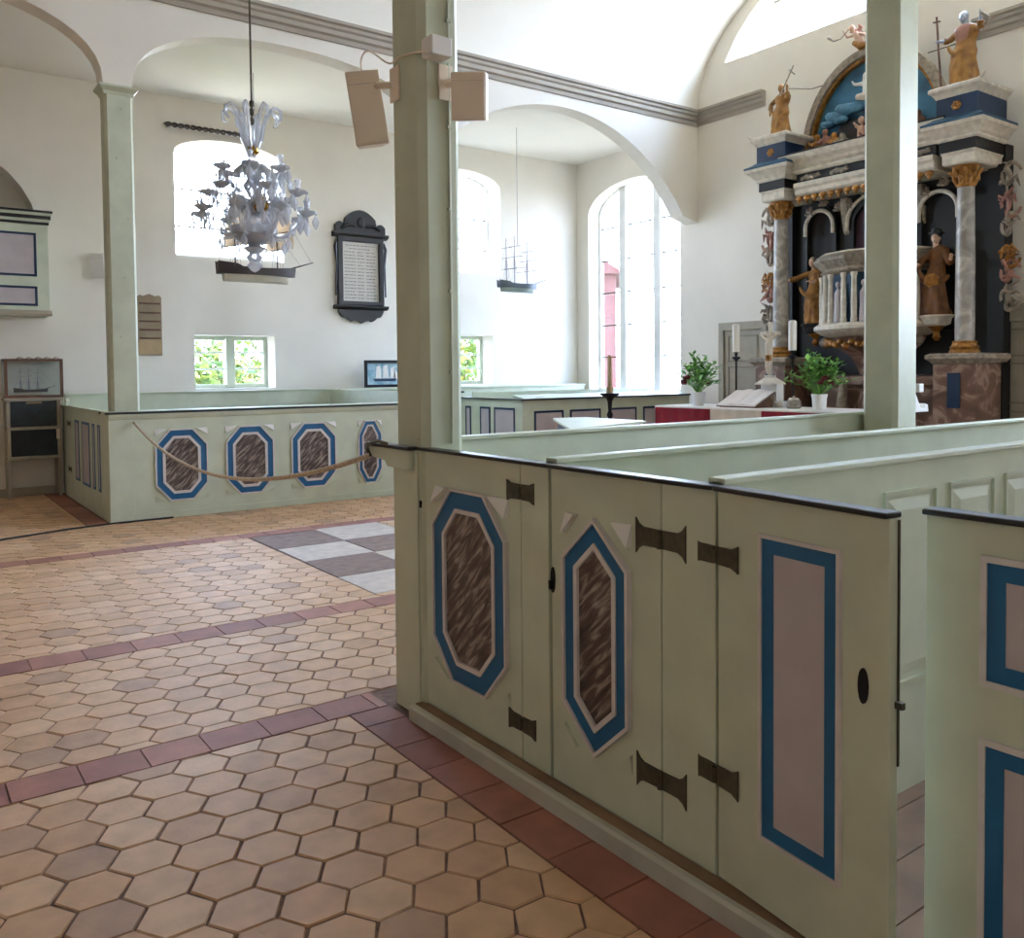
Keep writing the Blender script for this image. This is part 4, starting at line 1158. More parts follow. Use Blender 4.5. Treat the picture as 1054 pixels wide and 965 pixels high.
# doors beside the altarpiece
def paneldoor(n, y0, y1, z1, label_side):
    t = empty('door_%d' % n, (10.49, (y0+y1)/2, .0), kind='structure')
    P = PW(10.498)
    obj('door_frame', MB().plate([rect(y0, y1, 0, z1), rect(y0+.10, y1-.10, .01, z1-.12)], P, 0, .06), 'greige', t, bevel=.006)
    lf = obj('door_leaf', MB().prism(rect(y0+.10, y1-.10, .02, z1-.12), P, 0, .03), 'greige', t)
    for v0, v1 in ((.15, 1.0), (1.08, 1.55), (1.62, z1-.2)):
        A = rect(y0+.17, y1-.17, v0, v1)
        obj('panel_moulding', MB().ring(A, offset(A, .022), P, .03, .042), 'greigedark', lf)
    obj('door_latch', MB().box(10.42, 10.466, y0+.13, y0+.17, 1.02, 1.14).tube([(10.43, y0+.15, 1.07), (10.41, y0+.25, 1.07)], .009, 6), 'iron', lf)
struct('trim_13', MB().box(10.44, 10.499, 3.47, 5.05, 2.15, 2.22), 'greige')
paneldoor(1, 8.06, 8.96, 2.22, 'left')
paneldoor(2, 3.85, 4.95, 2.14, 'right')

# ================================================================== ALTAR TABLE
struct('floor_chancel_step', MB().box(7.55, 10.5, 4.3, 8.6, .0, .15), 'plank')
t = empty('altar_table', (8.35, 6.45, .15), 'altar table standing in front of the carved altarpiece', 'altar')
obj('body', MB().box(8.04, 8.70, 5.08, 7.82, .151, .98), 'greige', t)
obj('table_top', MB().box(8.0, 8.74, 5.02, 7.88, .981, 1.025), 'stone', t, bevel=.005)
t = empty('altar_cloth', (8.35, 6.45, 1.026), 'white linen cloth covering the altar top with red and cream hangings in front', 'tablecloth')
obj('linen', MB().prism([(7.985, 1.0), (7.985, 1.045), (7.995, 1.052), (8.76, 1.052), (8.76, 1.0), (8.752, 1.0), (8.752, 1.027), (7.993, 1.027), (7.993, 1.0)], lambda u, v, d: (u, d, v), 4.98, 7.90), 'cloth', t)
def hanging(y0, y1, m, x=7.975):
    n = 40
    A = [(x+.004*sin((y0+(y1-y0)*i/n)*38), y0+(y1-y0)*i/n) for i in range(n+1)]
    mb = MB().prism(A+[(a+.006, b) for a, b in A[::-1]], PZ, .40, 1.03)
    obj('front_hanging', mb, m, t)
hanging(6.98, 7.88, 'red'); hanging(6.225, 6.978, 'creamcloth', 7.980); hanging(5.33, 6.223, 'red')
ZA = 1.0525
t = empty('open_bible', (8.27, 6.68, ZA), 'large open book lying tilted on a low stand on the altar', 'book')
obj('book_stand', MB().prism([(8.12, ZA), (8.44, ZA), (8.44, ZA+.16), (8.12, ZA+.015)], lambda u, v, d: (u, d, v), 6.43, 6.95), 'wood', t)
pg = []
for s in (-1, 1):
    rings = []
    for i in range(9):
        f = i/8; y = 6.69+s*f*.275; hh = .018+.022*sin(min(1, f*1.7)*pi)*.8*(1-f*.6)
        rings.append([(8.10, y, ZA+.018), (8.10, y, ZA+.018+hh), (8.45, y, ZA+.18+hh), (8.45, y, ZA+.18)])
    obj('pages', MB().loft(rings), 'cloth', t)
obj('cover', MB().prism([(8.095, ZA+.006), (8.46, ZA+.172), (8.46, ZA+.180), (8.095, ZA+.016)], lambda u, v, d: (u, d, v), 6.40, 6.98), 'wood', t)
def altar_candle(y, label):
    t = empty('altar_candle', (8.5, y, ZA), label, 'candle', 'altar candles')
    obj('candlestick', MB().lathe([(.06, ZA), (.06, ZA+.012), (.03, ZA+.03), (.012, ZA+.05), (.011, 1.60), (.03, 1.625), (.05, 1.64), (.05, 1.655), (.018, 1.66), (.018, 1.70), (.03, 1.715)], (8.5, y, 0), 16), 'ironblack', t, smooth=True)
    obj('candle', MB().lathe([(.046, 1.716), (.046, 2.05), (.03, 2.062)], (8.5, y, 0), 18), 'wax', t, smooth=True)
    obj('wick', MB().tube([(8.5, y, 2.06), (8.503, y, 2.08)], .004, 6), 'ironblack', t)
altar_candle(7.013, 'tall white candle on a thin black stick left of the altar crucifix')
altar_candle(6.195, 'tall white candle on a thin black stick right of the altar crucifix')
t = empty('altar_crucifix', (8.5, 6.505, ZA), 'pale crucifix on a block pedestal in the middle of the altar', 'crucifix')
obj('pedestal', MB().box(8.465, 8.66, 6.30, 6.71, ZA, 1.12).box(8.47, 8.60, 6.39, 6.62, 1.121, 1.32), 'white', t, bevel=.006)
obj('pedestal_cap', MB().loft([[(8.5-q, 6.505-q, z), (8.5+q, 6.505-q, z), (8.5+q, 6.505+q, z), (8.5-q, 6.505+q, z)] for q, z in ((.13, 1.321), (.12, 1.34), (.05, 1.40), (.045, 1.43))]), 'cream', t)
obj('cross', MB().box(8.49, 8.515, 6.48, 6.53, 1.431, 2.06).box(8.491, 8.514, 6.365, 6.645, 1.90, 1.945), 'cream', t, bevel=.003)
q = MB()
q.tube([(8.47, 6.505, 1.62), (8.462, 6.505, 1.72), (8.466, 6.505, 1.80), (8.47, 6.505, 1.86)], [.034, .034, .042, .03], 10)
q.ball((8.455, 6.515, 1.925), (.026, .024, .032), 10, 8); q.tube([(8.47, 6.505, 1.86), (8.46, 6.51, 1.90)], [.016, .016], 8)
for s in (-1, 1):
    q.tube([(8.468, 6.505+s*.035, 1.855), (8.478, 6.505+s*.085, 1.885), (8.482, 6.505+s*.125, 1.92)], [.016, .013, .009], 8)
    hand(q, (8.482, 6.505+s*.12, 1.917), (0, s, .5), .018)
    q.tube([(8.468, 6.505+s*.016, 1.63), (8.45, 6.505+s*.02, 1.53), (8.47, 6.505+s*.008, 1.44)], [.022, .018, .010], 8)
obj('body', q, 'creamcloth', t, remesh=.006)
obj('loincloth', MB().tube([(8.468, 6.505, 1.60), (8.466, 6.505, 1.67)], [.040, .040], 12), 'gold', t)
t = empty('altar_cup', (8.5, 6.19-.0, ZA), 'small pale pot on the altar beside the right flower vase', 'pot')
t.location = (8.34, 6.06, ZA); WLOC[t.name] = Vector((8.34, 6.06, ZA))
obj('pot', MB().lathe([(.07, ZA), (.085, ZA+.02), (.08, ZA+.08), (.06, ZA+.10)], (8.34, 6.06, 0), 18), 'creamdark', t, smooth=True)
obj('lid', MB().lathe([(.062, ZA+.101), (.05, ZA+.12), (.012, ZA+.125), (.014, ZA+.14), (.003, ZA+.145)], (8.34, 6.06, 0), 14), 'cream', t, smooth=True)
def bouquet(y, label, seed):
    rg = random.Random(seed)
    t = empty('flower_vase', (8.3, y, ZA), label, 'flowers', 'altar bouquets')
    obj('vase', MB().lathe([(.065, ZA), (.072, ZA+.02), (.078, ZA+.12), (.088, ZA+.17), (.08, ZA+.17), (.07, ZA+.05)], (8.3, y, 0), 20), 'white', t, smooth=True)
    L = MB(); S = MB()
    for k in range(40):
        an = rg.uniform(0, 2*pi); el = rg.uniform(.25, 1.45); R = rg.uniform(.24, .40)
        d = Vector((cos(an)*cos(el), sin(an)*cos(el), sin(el)))
        a = Vector((8.3, y, ZA+.14)); e = a+Vector((d.x*R*.95, d.y*R*1.05, d.z*R*1.15+.06))
        S.tube([a, a.lerp(e, .5)+Vector((0, 0, .04)), e], [.004, .003, .002], 5)
        for j in range(9):
            f = .35+.65*j/8; p = a.lerp(e, f)+Vector((0, 0, .04*(1-abs(2*f-1))))
            q = rg.uniform(0, 2*pi); ld = (d*.5+Vector((cos(q), sin(q), rg.uniform(-.4, .6)))).normalized()
            sd = ld.cross(Vector((0, 0, 1))).normalized(); nn_ = sd.cross(ld); s = rg.uniform(.05, .085)
            L.add([p, p+ld*s*.5+sd*s*.38+nn_*s*.08, p+ld*s*1.15, p+ld*s*.5-sd*s*.38+nn_*s*.08, p+ld*s*.5-nn_*s*.06], [(0, 1, 4), (1, 2, 4), (2, 3, 4), (3, 0, 4)])
    obj('leaves', L, 'leaf', t); obj('stems', S, 'leaf', t)
    for k in range(11):
        an = rg.uniform(0, 2*pi); p = (8.3+.14*cos(an)-.05, y+.16*sin(an), ZA+.27+rg.uniform(0, .1))
        q = MB()
        for j in range(9): q.ball((p[0]+.02*cos(j*2.4), p[1]+.024*sin(j*2.4), p[2]+.012*(j % 3)), .016, 6, 5)
        obj('blossom', q, 'redflower', t, smooth=True)
bouquet(7.446, 'green and dark red bouquet in a white vase at the altar left end', 11)
bouquet(5.70, 'green and dark red bouquet in a white vase right of the altar crucifix', 12)
# candle stand in the chancel
t = empty('candle_stand', (7.3, 8.0, 0), 'black wrought iron floor stand holding a candle in front of the tall window', 'candle stand')
obj('stand', MB().lathe([(.20, 0), (.20, .02), (.05, .06), (.022, .10), (.022, .9), (.04, .95), (.022, 1.0), (.03, 1.12), (.05, 1.16), (.115, 1.20), (.12, 1.222), (.03, 1.225)], (7.3, 8.0, 0), 18), 'ironblack', t, smooth=True)
obj('candle', MB().lathe([(.045, 1.226), (.042, 1.30), (.028, 1.31), (.026, 1.66), (.01, 1.70)], (7.3, 8.0, 0), 14), 'beigewood', t, smooth=True)

# ================================================================== CHANDELIER
CX, CYY = 2.28, 6.45
t = empty('chandelier', (CX, CYY, 2.27), 'large crystal chandelier with curled glass arms hanging on a chain in the nave', 'chandelier')
obj('chain', MB().tube([(CX, CYY, 3.4), (CX, CYY, 7.46)], .008, 8), 'iron', t)
for z in (3.40, 3.47, 3.53): obj('chain_link', MB().lathe([(.006, -.03), (.018, -.015), (.018, .015), (.006, .03)], (CX, CYY, z), 10), 'iron', t, smooth=True)
obj('stem', MB().lathe([(.012, 2.42), (.03, 2.46), (.06, 2.50), (.04, 2.56), (.06, 2.62), (.04, 2.68), (.025, 2.72), (.025, 2.82), (.055, 2.87), (.075, 2.92), (.04, 2.97), (.06, 3.02), (.03, 3.08), (.035, 3.14), (.02, 3.17), (.016, 3.36)], (CX, CYY, 0), 18), 'crystal', t, smooth=True)
obj('gold_ball', MB().ball((CX+.02, CYY-.09, 2.765), .062, 16, 12), 'brass', t, smooth=True)
obj('gold_collar', MB().lathe([(.02, 3.14), (.05, 3.17), (.045, 3.20), (.015, 3.225)], (CX, CYY, 0), 14), 'brass', t, smooth=True)
obj('bowl', MB().lathe([(.015, 2.48), (.10, 2.50), (.16, 2.55), (.17, 2.61), (.16, 2.61), (.15, 2.555), (.09, 2.51), (.015, 2.49)], (CX, CYY, 0), 24), 'crystal', t, smooth=True)
obj('bowl', MB().lathe([(.02, 3.10), (.09, 3.075), (.14, 3.03), (.15, 2.99), (.142, 2.99), (.13, 3.025), (.085, 3.065), (.02, 3.09)], (CX, CYY, 0), 24), 'crystal', t, smooth=True)
obj('finial', MB().lathe([(.005, 2.27), (.03, 2.285), (.058, 2.32), (.035, 2.35), (.065, 2.385), (.04, 2.41), (.085, 2.45), (.04, 2.475)], (CX, CYY, 0), 16), 'crystal', t, smooth=True)
PROTO = {}
def glass_copy(key, make, p, s=1, rz=0):
    """first call builds the piece, later ones copy it"""
    if key not in PROTO:
        PROTO[key] = o = obj(key, make(), 'crystal', t, local=True, smooth=True)
    else:
        o = PROTO[key].copy(); COL.objects.link(o)
    o.location = (p[0]-CX, p[1]-CYY, p[2]-2.27); o.scale = (s, s, s); o.rotation_euler = (0, 0, rz)
    return o
def mk_drop(): return MB().lathe([(.003, -.095), (.017, -.07), (.021, -.05), (.006, -.02), (.003, -.012)], (0, 0, 0), 7).ball((0, 0, -.004), .011, 6, 5)
def mk_flower():
    m = MB().lathe([(.012, -.02), (.03, -.008), (.055, .004), (.068, .022), (.06, .022), (.045, .010), (.03, .002), (.012, .0)], (0, 0, 0), 12)
    return m
def drop(p, s=1): glass_copy('crystal_drop', mk_drop, p, s)
def arm(an, r0, z0, r1, z1, sag, w=.016):
    u = Vector((cos(an), sin(an), 0)); c = Vector((CX, CYY, 0))
    pts = []
    for i in range(17):
        f = i/16
        r = r0+(r1-r0)*(f**.9); z = z0+(z1-z0)*f**2-sag*sin(pi*min(1, f*1.08))
        pts.append(c+u*r+Vector((0, 0, z)))
    a_ = obj('glass_arm', MB().tube(pts, [w*(1.15-.4*i/16)*(1+.18*(i % 2)) for i in range(17)], 8), 'crystal', t, smooth=True)
    e = pts[-1]
    glass_copy('drip_pan', mk_flower, e, 1, an)
    obj('candle_socket', MB().lathe([(.012, .03), (.024, .045), (.018, .06), (.026, .10), (.020, .11), (.012, .11)], tuple(e), 10), 'crystal', a_, smooth=True)
    for k in range(3):
        q = an+2*pi*k/3
        drop((e.x+.066*cos(q), e.y+.066*sin(q), e.z+.012), 1.35)
    m = pts[9]; drop((m.x, m.y, m.z-.008), 1.3)
for k in range(8): arm(2*pi*k/8+.17, .05, 2.62, .40, 2.70, .10)
for k in range(6): arm(2*pi*k/6+.5, .04, 2.80, .33, 2.86, .08)
for k in range(6): arm(2*pi*k/6+.1, .04, 2.95, .24, 3.02, .07, .013)
for k in range(8):
    an = 2*pi*k/8+.2; u = Vector((cos(an), sin(an), 0)); c = Vector((CX, CYY, 0))
    pts = [c+u*r+Vector((0, 0, z)) for r, z in ((.03, 3.17), (.07, 3.26), (.09, 3.36), (.12, 3.46), (.17, 3.50), (.215, 3.47), (.215, 3.41), (.185, 3.39))]
    obj('crown_plume', MB().tube(pts, [.012, .014, .014, .015, .014, .013, .012, .008], 8), 'crystal', t, smooth=True)
for k in range(8):
    an = 2*pi*k/8+.6; u = Vector((cos(an), sin(an), 0)); c = Vector((CX, CYY, 0))
    pts = [c+u*r+Vector((0, 0, z)) for r, z in ((.05, 2.70), (.12, 2.78), (.20, 2.80), (.25, 2.75), (.24, 2.69), (.20, 2.69))]
    obj('glass_leaf', MB().tube(pts, [.02, .026, .024, .020, .016, .008], 8), 'crystal', t, smooth=True)

# ================================================================== SHIPS
def ship(t, c, L, hullm, bottom, sails, masts, mh, cord_to, bow=1):
    """hull along X, bow towards +X"""
    x, y, z = c
    def sect(f, top, bot, w0):
        w = w0*(1-abs(2*f-1)**3.2*(.95 if f > .5 else .45))
        return w
    rings_u, rings_l = [], []
    n = 15
    for i in range(n):
        f = i/(n-1); X = x-L/2+L*f
        w = sect(f, 0, 0, L*.115)
        sh = .035*L*(2*f-1)**2+(.03*L*(f < .25))
        zt = z+.115*L+sh; zm = z+.02*L
        rk = .03*L if i == n-1 else (-.02*L if i == 0 else 0)
        rings_u.append([(X+rk, y-w, zt), (X+rk*.5, y-w*.98, zm), (X+rk*.5, y+w*.98, zm), (X+rk, y+w, zt), (X+rk, y+w*.85, zt), (X+rk, y+w*.8, zt-.03*L), (X+rk, y-w*.8, zt-.03*L), (X+rk, y-w*.85, zt)])
        X2 = x-L/2+L*(.06+.86*f)
        rings_l.append([(X2, y-w*.93, zm-.001), (X2, y-w*.6, z-.055*L), (X2, y-.006, z-.075*L), (X2, y+.006, z-.075*L), (X2, y+w*.6, z-.055*L), (X2, y+w*.93, zm-.001)])
    h_ = obj('hull', MB().loft(rings_u), hullm, t, smooth=True)
    obj('hull_bottom', MB().loft(rings_l), bottom, t, smooth=True)
    obj('bowsprit', MB().tube([(x+L*.44, y, z+.13*L), (x+L*.78, y, z+.24*L)], [.012*L, .006*L], 8), hullm, t)
    r = MB()
    for k, fx in enumerate(masts):
        X = x-L/2+L*fx; H_ = mh*(1.0, 1.06, .95)[k % 3]
        m_ = obj('mast', MB().tube([(X, y, z+.08*L), (X-.01*L, y, z+H_)], [.011*L, .005*L], 8), 'rig' if not sails else hullm, t)
        for q, (fz, wy) in enumerate(((.38, .26), (.60, .21), (.80, .15))):
            zz = z+H_*fz
            obj('yard', MB().tube([(X+wy*L*.35, y-wy*L, zz+.01), (X-wy*L*.35, y+wy*L, zz)], .005*L, 6), 'rig' if not sails else hullm, m_)
            if sails:
                z2 = z+H_*(fz+.2); w2 = wy*L*.8
                rings = [[(X+.03*L+wy*L*.35*g+.05*L*sin(pi*v)*cos(g*1.4), y-wy*L*g*.95, zz+(z2-zz)*v) for g in [-1+2*a_/8 for a_ in range(9)]] for v in [b_/6 for b_ in range(7)]]
                s_ = MB().loft(rings, False, False)
                so = obj('sail', s_, 'sail', m_, smooth=True)
                md = so.modifiers.new('thick', 'SOLIDIFY'); md.thickness = .003
        for sy in (-1, 1):
            for dx in (-.04, .0, .04): r.tube([(X+dx*L, y+sy*L*.105, z+.12*L), (X-.008*L, y, z+H_*.62)], .0018*L+.0006, 4)
    tops = [(x-L/2+L*fx, y, z+mh*.97) for fx in masts]
    for a_, b_ in zip(tops[:-1], tops[1:]): r.tube([a_, (b_[0], b_[1], b_[2]-.35*mh)], .0016*L+.0005, 4)
    r.tube([tops[-1], (x+L*.76, y, z+.23*L)], .0016*L+.0005, 4); r.tube([(tops[-1][0], y, z+mh*.6), (x+L*.6, y, z+.18*L)], .0016*L+.0005, 4)
    r.tube([tops[0], (x-L*.5, y, z+.14*L)], .0016*L+.0005, 4)
    obj('rigging', r, 'rig', t)
    if cord_to:
        obj('cord', MB().tube([(x, y, z+mh*.9), (x, y, cord_to)], .004, 6), 'rig', t)
        obj('cord', MB().tube([(x-L*.3, y, z+.1*L), (x, y, z+mh*.9), (x+L*.3, y, z+.1*L)], .002, 5), 'rig', t)
t = empty('model_ship', (3.90, 10.9, 2.73), 'dark hulled model sailing ship with beige sails hanging behind the crystal chandelier', 'model ship', 'hanging votive ships')
ship(t, (3.88, 10.9, 2.74), .98, 'hull', 'hullw', True, (.22, .50, .78), 1.0, 5.32)
t = empty('model_ship', (8.1, 11.0, 2.75), 'small pale model ship with bare masts hanging by a long cord near the tall window', 'model ship', 'hanging votive ships')
ship(t, (8.10, 11.0, 2.80), .72, 'slate', 'hullt', False, (.2, .42, .76), .78, 5.32)
t = empty('iron_wall_bar', (3.74, 12.36, 4.91), 'dark twisted iron bar fixed on the wall above the high window by the chandelier', 'iron bar')
n = 60
pts = [(3.15+1.18*i/n, 12.31+.020*cos(i*.75), 4.905+.020*sin(i*.75)) for i in range(n+1)]
obj('twisted_bar', MB().tube(pts, .017, 7).tube([(a_, 24.62-b_, 9.81-c_) for a_, b_, c_ in pts], .017, 7), 'hull', t, smooth=True)
for x in (3.2, 4.3): obj('wall_bracket', MB().box(x-.015, x+.015, 12.30, 12.388, 4.885, 4.925), 'iron', t)

# ================================================================== LOUDSPEAKERS
def loudspeaker(name, P, W_, H_, D_, rx, rz, m, label, arm_from, roll=0.0):
    t = empty(name, P, label, 'loudspeaker', 'church loudspeakers')
    R = Matrix.Translation(Vector(P)) @ Matrix.Rotation(rz, 4, 'Z') @ Matrix.Rotation(rx, 4, 'X') @ Matrix.Rotation(roll, 4, 'Y')
    mb = MB().prism([(-W_/2, 0), (W_/2, 0), (W_*.36, D_), (-W_*.36, D_)], PZ, -H_/2, H_/2)     # local: front at -y (y=0), back narrower
    mb.v = [tuple(R @ Vector(v)) for v in mb.v]
    obj('cabinet', mb, m, t, bevel=.006)
    g = MB().prism(rect(-W_*.46, W_*.46, -H_*.47, H_*.47), lambda u, v, d: (u, -d, v), 0.0005, .006); g.v = [tuple(R @ Vector(v)) for v in g.v]
    obj('grille', g, m, t)
    g = MB().prism(rect(-W_*.46, W_*.46, H_*.32, H_*.325), lambda u, v, d: (u, -d, v), 0.006, .0075); g.v = [tuple(R @ Vector(v)) for v in g.v]
    obj('grille_seam', g, 'stone', t)
    if arm_from:
        b = R @ Vector((0, D_*.9, H_*.30))
        a_ = Vector(arm_from)
        w = obj('wall_bracket', MB().tube([a_, a_.lerp(b, .5)+Vector((0, 0, .01)), b], [.018, .016, .018], 10), m, t, smooth=True)
        return t, a_
    return t, None
t, a_ = loudspeaker('loudspeaker', (1.80, 3.58, 2.70), .155, .325, .12, radians(8), radians(-22), 'speaker', 'tall beige loudspeaker on the left side of the near post', (1.848, 3.40, 2.76), radians(-9))
obj('mounting_plate', MB().box(1.838, 1.849, 3.36, 3.44, 2.69, 2.84), 'speaker', t, bevel=.003)
t, a_ = loudspeaker('loudspeaker', (1.965, 3.00, 2.63), .15, .19, .12, radians(14), radians(-50), 'speaker', 'beige loudspeaker tilted down on the right side of the near post', (1.97, 3.186, 2.73), radians(4))
obj('mounting_plate', MB().box(1.935, 2.005, 3.178, 3.189, 2.66, 2.81), 'speaker', t, bevel=.003)
t, a_ = loudspeaker('loudspeaker', (2.25, 12.22, 2.92), .17, .32, .10, radians(8), radians(-25), 'speakerw', 'small white loudspeaker on the far wall left of the slim post', (2.36, 12.386, 2.99))

# ================================================================== THINGS ON THE FAR WALL
PN = PS(12.389)
t = empty('memorial_tablet', (6.05, 12.389, 2.3), 'black framed memorial tablet with a scrolled top hanging high on the far wall', 'memorial tablet')
obj('frame', MB().ring(rect(5.66, 6.44, 2.56, 3.62), rect(5.74, 6.36, 2.62, 3.54), PN, .0, .07), 'black', t, bevel=.006)
obj('inscription_panel', MB().prism(rect(5.735, 6.365, 2.615, 3.545), PN, 0.0, .03), 'paper', t)
def scroll_top():
    L = []
    for i in range(41):
        f = -1+2*i/40; a_ = abs(f)
        h = .08+.27*max(0, cos(a_*1.9))**.8 if a_ < .62 else .10+.055*sin((a_-.62)/.38*pi)
        L.append((6.05+.43*f, 3.685+h))
    return [(5.62, 3.675)]+L+[(6.48, 3.675)]
obj('scrolled_crest', MB().prism(scroll_top(), PN, 0, .06), 'black', t, bevel=.008)
q = MB().ball((6.05, 12.32, 3.84), (.07, .02, .08), 12, 8)
for s in (-1, 1): q.tube([(6.05+s*.1, 12.325, 3.78), (6.05+s*.2, 12.32, 3.80), (6.05+s*.3, 12.32, 3.76), (6.05+s*.33, 12.325, 3.73), (6.05+s*.29, 12.325, 3.72)], [.02, .03, .028, .02, .01], 8)
obj('crest_carving', q, 'ebony', t, smooth=True)
obj('top_ledge', MB().prism([(0, 3.60), (.08, 3.62), (.10, 3.645), (.10, 3.675), (0, 3.675)], lambda u, v, d: (d, 12.389-u, v), 5.58, 6.52), 'black', t, bevel=.004)
obj('bottom_ledge', MB().prism([(0, 2.555), (.09, 2.555), (.09, 2.53), (.06, 2.50), (0, 2.49)], lambda u, v, d: (d, 12.389-u, v), 5.59, 6.51), 'black', t, bevel=.004)
A = [(5.66, 2.488), (6.44, 2.488)]+[(6.05+.39*cos(pi*i/20), 2.488-.19*sin(pi*i/20)**1.0*(1+.12*cos(i*1.9))) for i in range(1, 20)]
obj('carved_apron', MB().prism(A, PN, 0, .05), 'black', t, bevel=.008)
for s in (-1, 1): obj('side_scroll', MB().tube([(6.05+s*.40, 12.35, 3.55), (6.05+s*.43, 12.34, 3.45), (6.05+s*.41, 12.34, 3.2), (6.05+s*.425, 12.345, 2.7)], [.02, .026, .016, .014], 8), 'black', t, smooth=True)
rg = random.Random(5)
for r_ in range(17):
    z = 3.485-r_*.051
    q = MB()
    if r_ == 0: segs = [(5.80, 6.30)]
    elif r_ == 1: segs = [(5.86, 6.24)]
    else: segs = [(5.78, 5.97), (6.00, 6.12), (6.15, 6.32)]
    for a0, a1 in segs:
        x = a0
        while x < a1-.02:
            w = min(rg.uniform(.02, .06), a1-x); q.prism(rect(x, x+w, z-.006, z+.006), PN, .030, .0315); x += w+.012
    obj('lettering', q, 'ink', t)
t = empty('hymn_board', (2.91, 12.389, 1.77), 'narrow grey wooden board with slatted rows on the far wall beside the slim post', 'hymn board')
A = [(2.755, 1.77), (3.065, 1.77), (3.065, 2.56), (3.03, 2.585), (2.99, 2.57), (2.91, 2.60), (2.83, 2.57), (2.79, 2.585), (2.755, 2.56)]
obj('board', MB().prism(A, PN, 0, .025), 'greywood', t, bevel=.004)
for z in (2.47, 2.345, 2.23, 2.115, 2.0): obj('number_rail', MB().prism(rect(2.775, 3.045, z-.01, z+.01), PN, .025, .04), 'wood', t)
obj('lower_plate', MB().prism(rect(2.765, 3.055, 1.785, 1.985), PN, .025, .029), 'beigewood', t)
t = empty('ship_painting', (6.35, 12.12, 1.275), 'small framed painting of a white sailing ship at sea standing on the pew back', 'painting')
Pp = PS(12.15)
obj('frame', MB().ring(rect(5.98, 6.72, 1.2755, 1.70), rect(6.025, 6.675, 1.32, 1.655), Pp, 0, .035), 'ironblack', t, bevel=.004)
obj('canvas', MB().prism(rect(6.02, 6.68, 1.315, 1.66), Pp, 0, .015), 'seascape', t)
q = MB()
for x0, z0, z1, w in ((6.17, 1.42, 1.62, .10), (6.29, 1.42, 1.63, .11), (6.42, 1.42, 1.60, .10)):
    q.prism([(x0, z0), (x0+w, z0), (x0+w*.8, z1), (x0+w*.15, z1-.02)], Pp, .015, .018)
q.prism([(6.48, 1.40), (6.6, 1.40), (6.5, 1.58)], Pp, .015, .018)
obj('painted_sails', q, 'white', t)
obj('painted_hull', MB().prism([(6.12, 1.41), (6.54, 1.41), (6.5, 1.37), (6.16, 1.37)], Pp, .015, .0185), 'navy', t)

# display case with a small ship on a dark cabinet
t = empty('cabinet_stand', (1.47, 12.2, 0), 'thin legged stand with two near black panels against the far wall', 'stand')
for x in (1.185, 1.735): 
    for y in (12.08, 12.34): obj('leg', MB().box(x-.02, x+.02, y-.02, y+.02, 0, 1.20), 'greige', t)
for z in (.50, .86): obj('shelf_rail', MB().box(1.166, 1.756, 12.055, 12.36, z-.018, z+.018), 'greige', t, bevel=.003)
obj('stand_top', MB().box(1.14, 1.79, 12.03, 12.37, 1.201, 1.235), 'greige', t, bevel=.004)
for z0, z1 in ((.52, .84), (.88, 1.195)): obj('dark_panel', MB().box(1.207, 1.713, 12.07, 12.09, z0, z1), 'darkcloth', t)
obj('label_plate', MB().box(1.38, 1.55, 12.064, 12.0695, 1.165, 1.185), 'beigewood', t)
obj('side_clip', MB().box(1.70, 1.74, 12.045, 12.0595, .72, .84), 'cream', t)
t = empty('display_case', (1.47, 12.2, 1.236), 'glass display case with brown frame holding a tiny sailing ship on the stand', 'display case')
for nm, bx in (('frame_rail', (1.15, 1.79, 12.03, 12.055, 1.236, 1.268)), ('frame_rail', (1.15, 1.79, 12.03, 12.055, 1.685, 1.715)), ('frame_post', (1.15, 1.185, 12.03, 12.055, 1.2685, 1.6845)), ('frame_post', (1.755, 1.79, 12.03, 12.055, 1.2685, 1.6845))):
    obj(nm, MB().box(*bx), 'wood', t)
obj('back_board', MB().box(1.15, 1.79, 12.345, 12.36, 1.236, 1.715), 'case_back', t)
obj('floor_board', MB().box(1.15, 1.79, 12.056, 12.344, 1.236, 1.26), 'hullw', t)
obj('top_board', MB().box(1.15, 1.79, 12.056, 12.344, 1.695, 1.715), 'wood', t)
obj('front_glass', MB().box(1.186, 1.754, 12.04, 12.044, 1.269, 1.684), 'caseglass', t)
for x in (1.152, 1.782): obj('side_glass', MB().box(x, x+.006, 12.056, 12.344, 1.261, 1.694), 'caseglass', t)
t = empty('miniature_ship', (1.47, 12.2, 1.2605), 'tiny three masted model ship inside the glass display case', 'model ship')
ship(t, (1.45, 12.2, 1.295), .36, 'hull', 'hullw', False, (.2, .45, .72), .32, None)
q = MB()
for k in range(5): q.tube([(1.3+.1*k, 12.2, 1.7155), (1.33+.1*k, 12.18, 1.735), (1.38+.1*k, 12.2, 1.722)], [.006, .008, .004], 6)
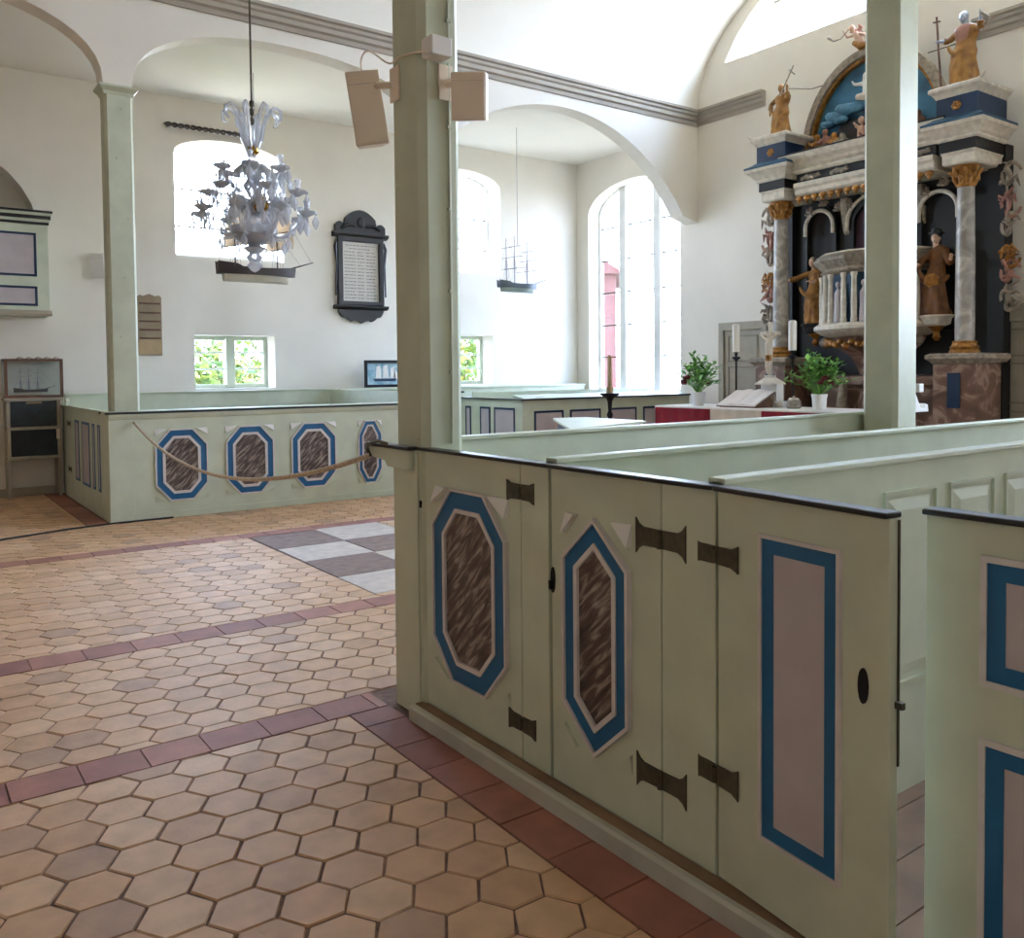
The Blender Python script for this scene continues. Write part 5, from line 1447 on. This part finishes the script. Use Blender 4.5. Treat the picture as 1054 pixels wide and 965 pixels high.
tag(obj('dried_twig', q, 'creamdark', loc=(1.5, 12.2, 1.7155)), 'pale dried twigs lying on top of the glass display case', 'twigs')

# patron's loge on the far wall
t = empty('wall_loge', (.5, 12.1, 2.2), 'green panelled loge box mounted high on the far wall under the arched niche', 'loge')
obj('box', MB().box(-.70, 1.66, 12.02, 12.388, 2.24, 3.40), 'green', t)
Pg = PS(12.02)
for v0, v1 in ((2.72, 3.25), (2.36, 2.60)):
    for u0, u1 in ((.65, 1.53), (-.45, .45)):
        A = rect(u0, u1, v0, v1)
        f_ = obj('panel_frame', MB().ring(A, offset(A, .028), Pg, 0, .012), 'navy', t)
        obj('panel', MB().prism(offset(A, .028), Pg, 0, .006), 'lilac', f_)
obj('lower_moulding', MB().prism([(12.02, 2.24), (11.98, 2.24), (11.97, 2.27), (11.99, 2.30), (12.02, 2.31)], lambda u, v, d: (d, u, v), -.74, 1.68), 'greige', t)
for z0, z1, ex, m_ in ((3.355, 3.385, .02, 'black'), (3.386, 3.42, .03, 'green'), (3.421, 3.46, .05, 'black'), (3.461, 3.495, .06, 'green'), (3.496, 3.52, .08, 'black')):
    obj('cornice_strip', MB().box(-.70-ex, 1.66+ex*.6, 12.02-ex, 12.388, z0, z1) if z0 > 3.4 else MB().box(-.70-ex, 1.66+ex*.6, 12.02-ex, 12.019, z0, z1), m_, t)

# ================================================================== ROPE AND CABLE
a_, b_ = Vector((2.035, 9.405, 1.02)), Vector((1.79, 3.60, 1.12))
pts = []
for i in range(41):
    f = i/40; p = a_.lerp(b_, f); sg = .30*(1-(2*f-1)**2); p.z -= sg; pts.append(p)
o = obj('barrier_rope', MB().tube(pts, .013, 8), 'rope', smooth=True, loc=(1.9, 6.5, 0))
tag(o, 'beige rope sagging across the aisle between the far pew and the near post', 'rope')
o = obj('floor_cable', MB().tube([(.2, 8.85, .006), (.7, 9.08, .006), (1.1, 9.22, .006), (1.4, 9.33, .006), (1.7, 9.38, .006), (1.86, 9.40, .006), (2.4, 9.40, .006)], .011, 8), 'cable', loc=(1, 9, 0))
tag(o, 'thin black cable lying on the floor at the foot of the far pew', 'cable')
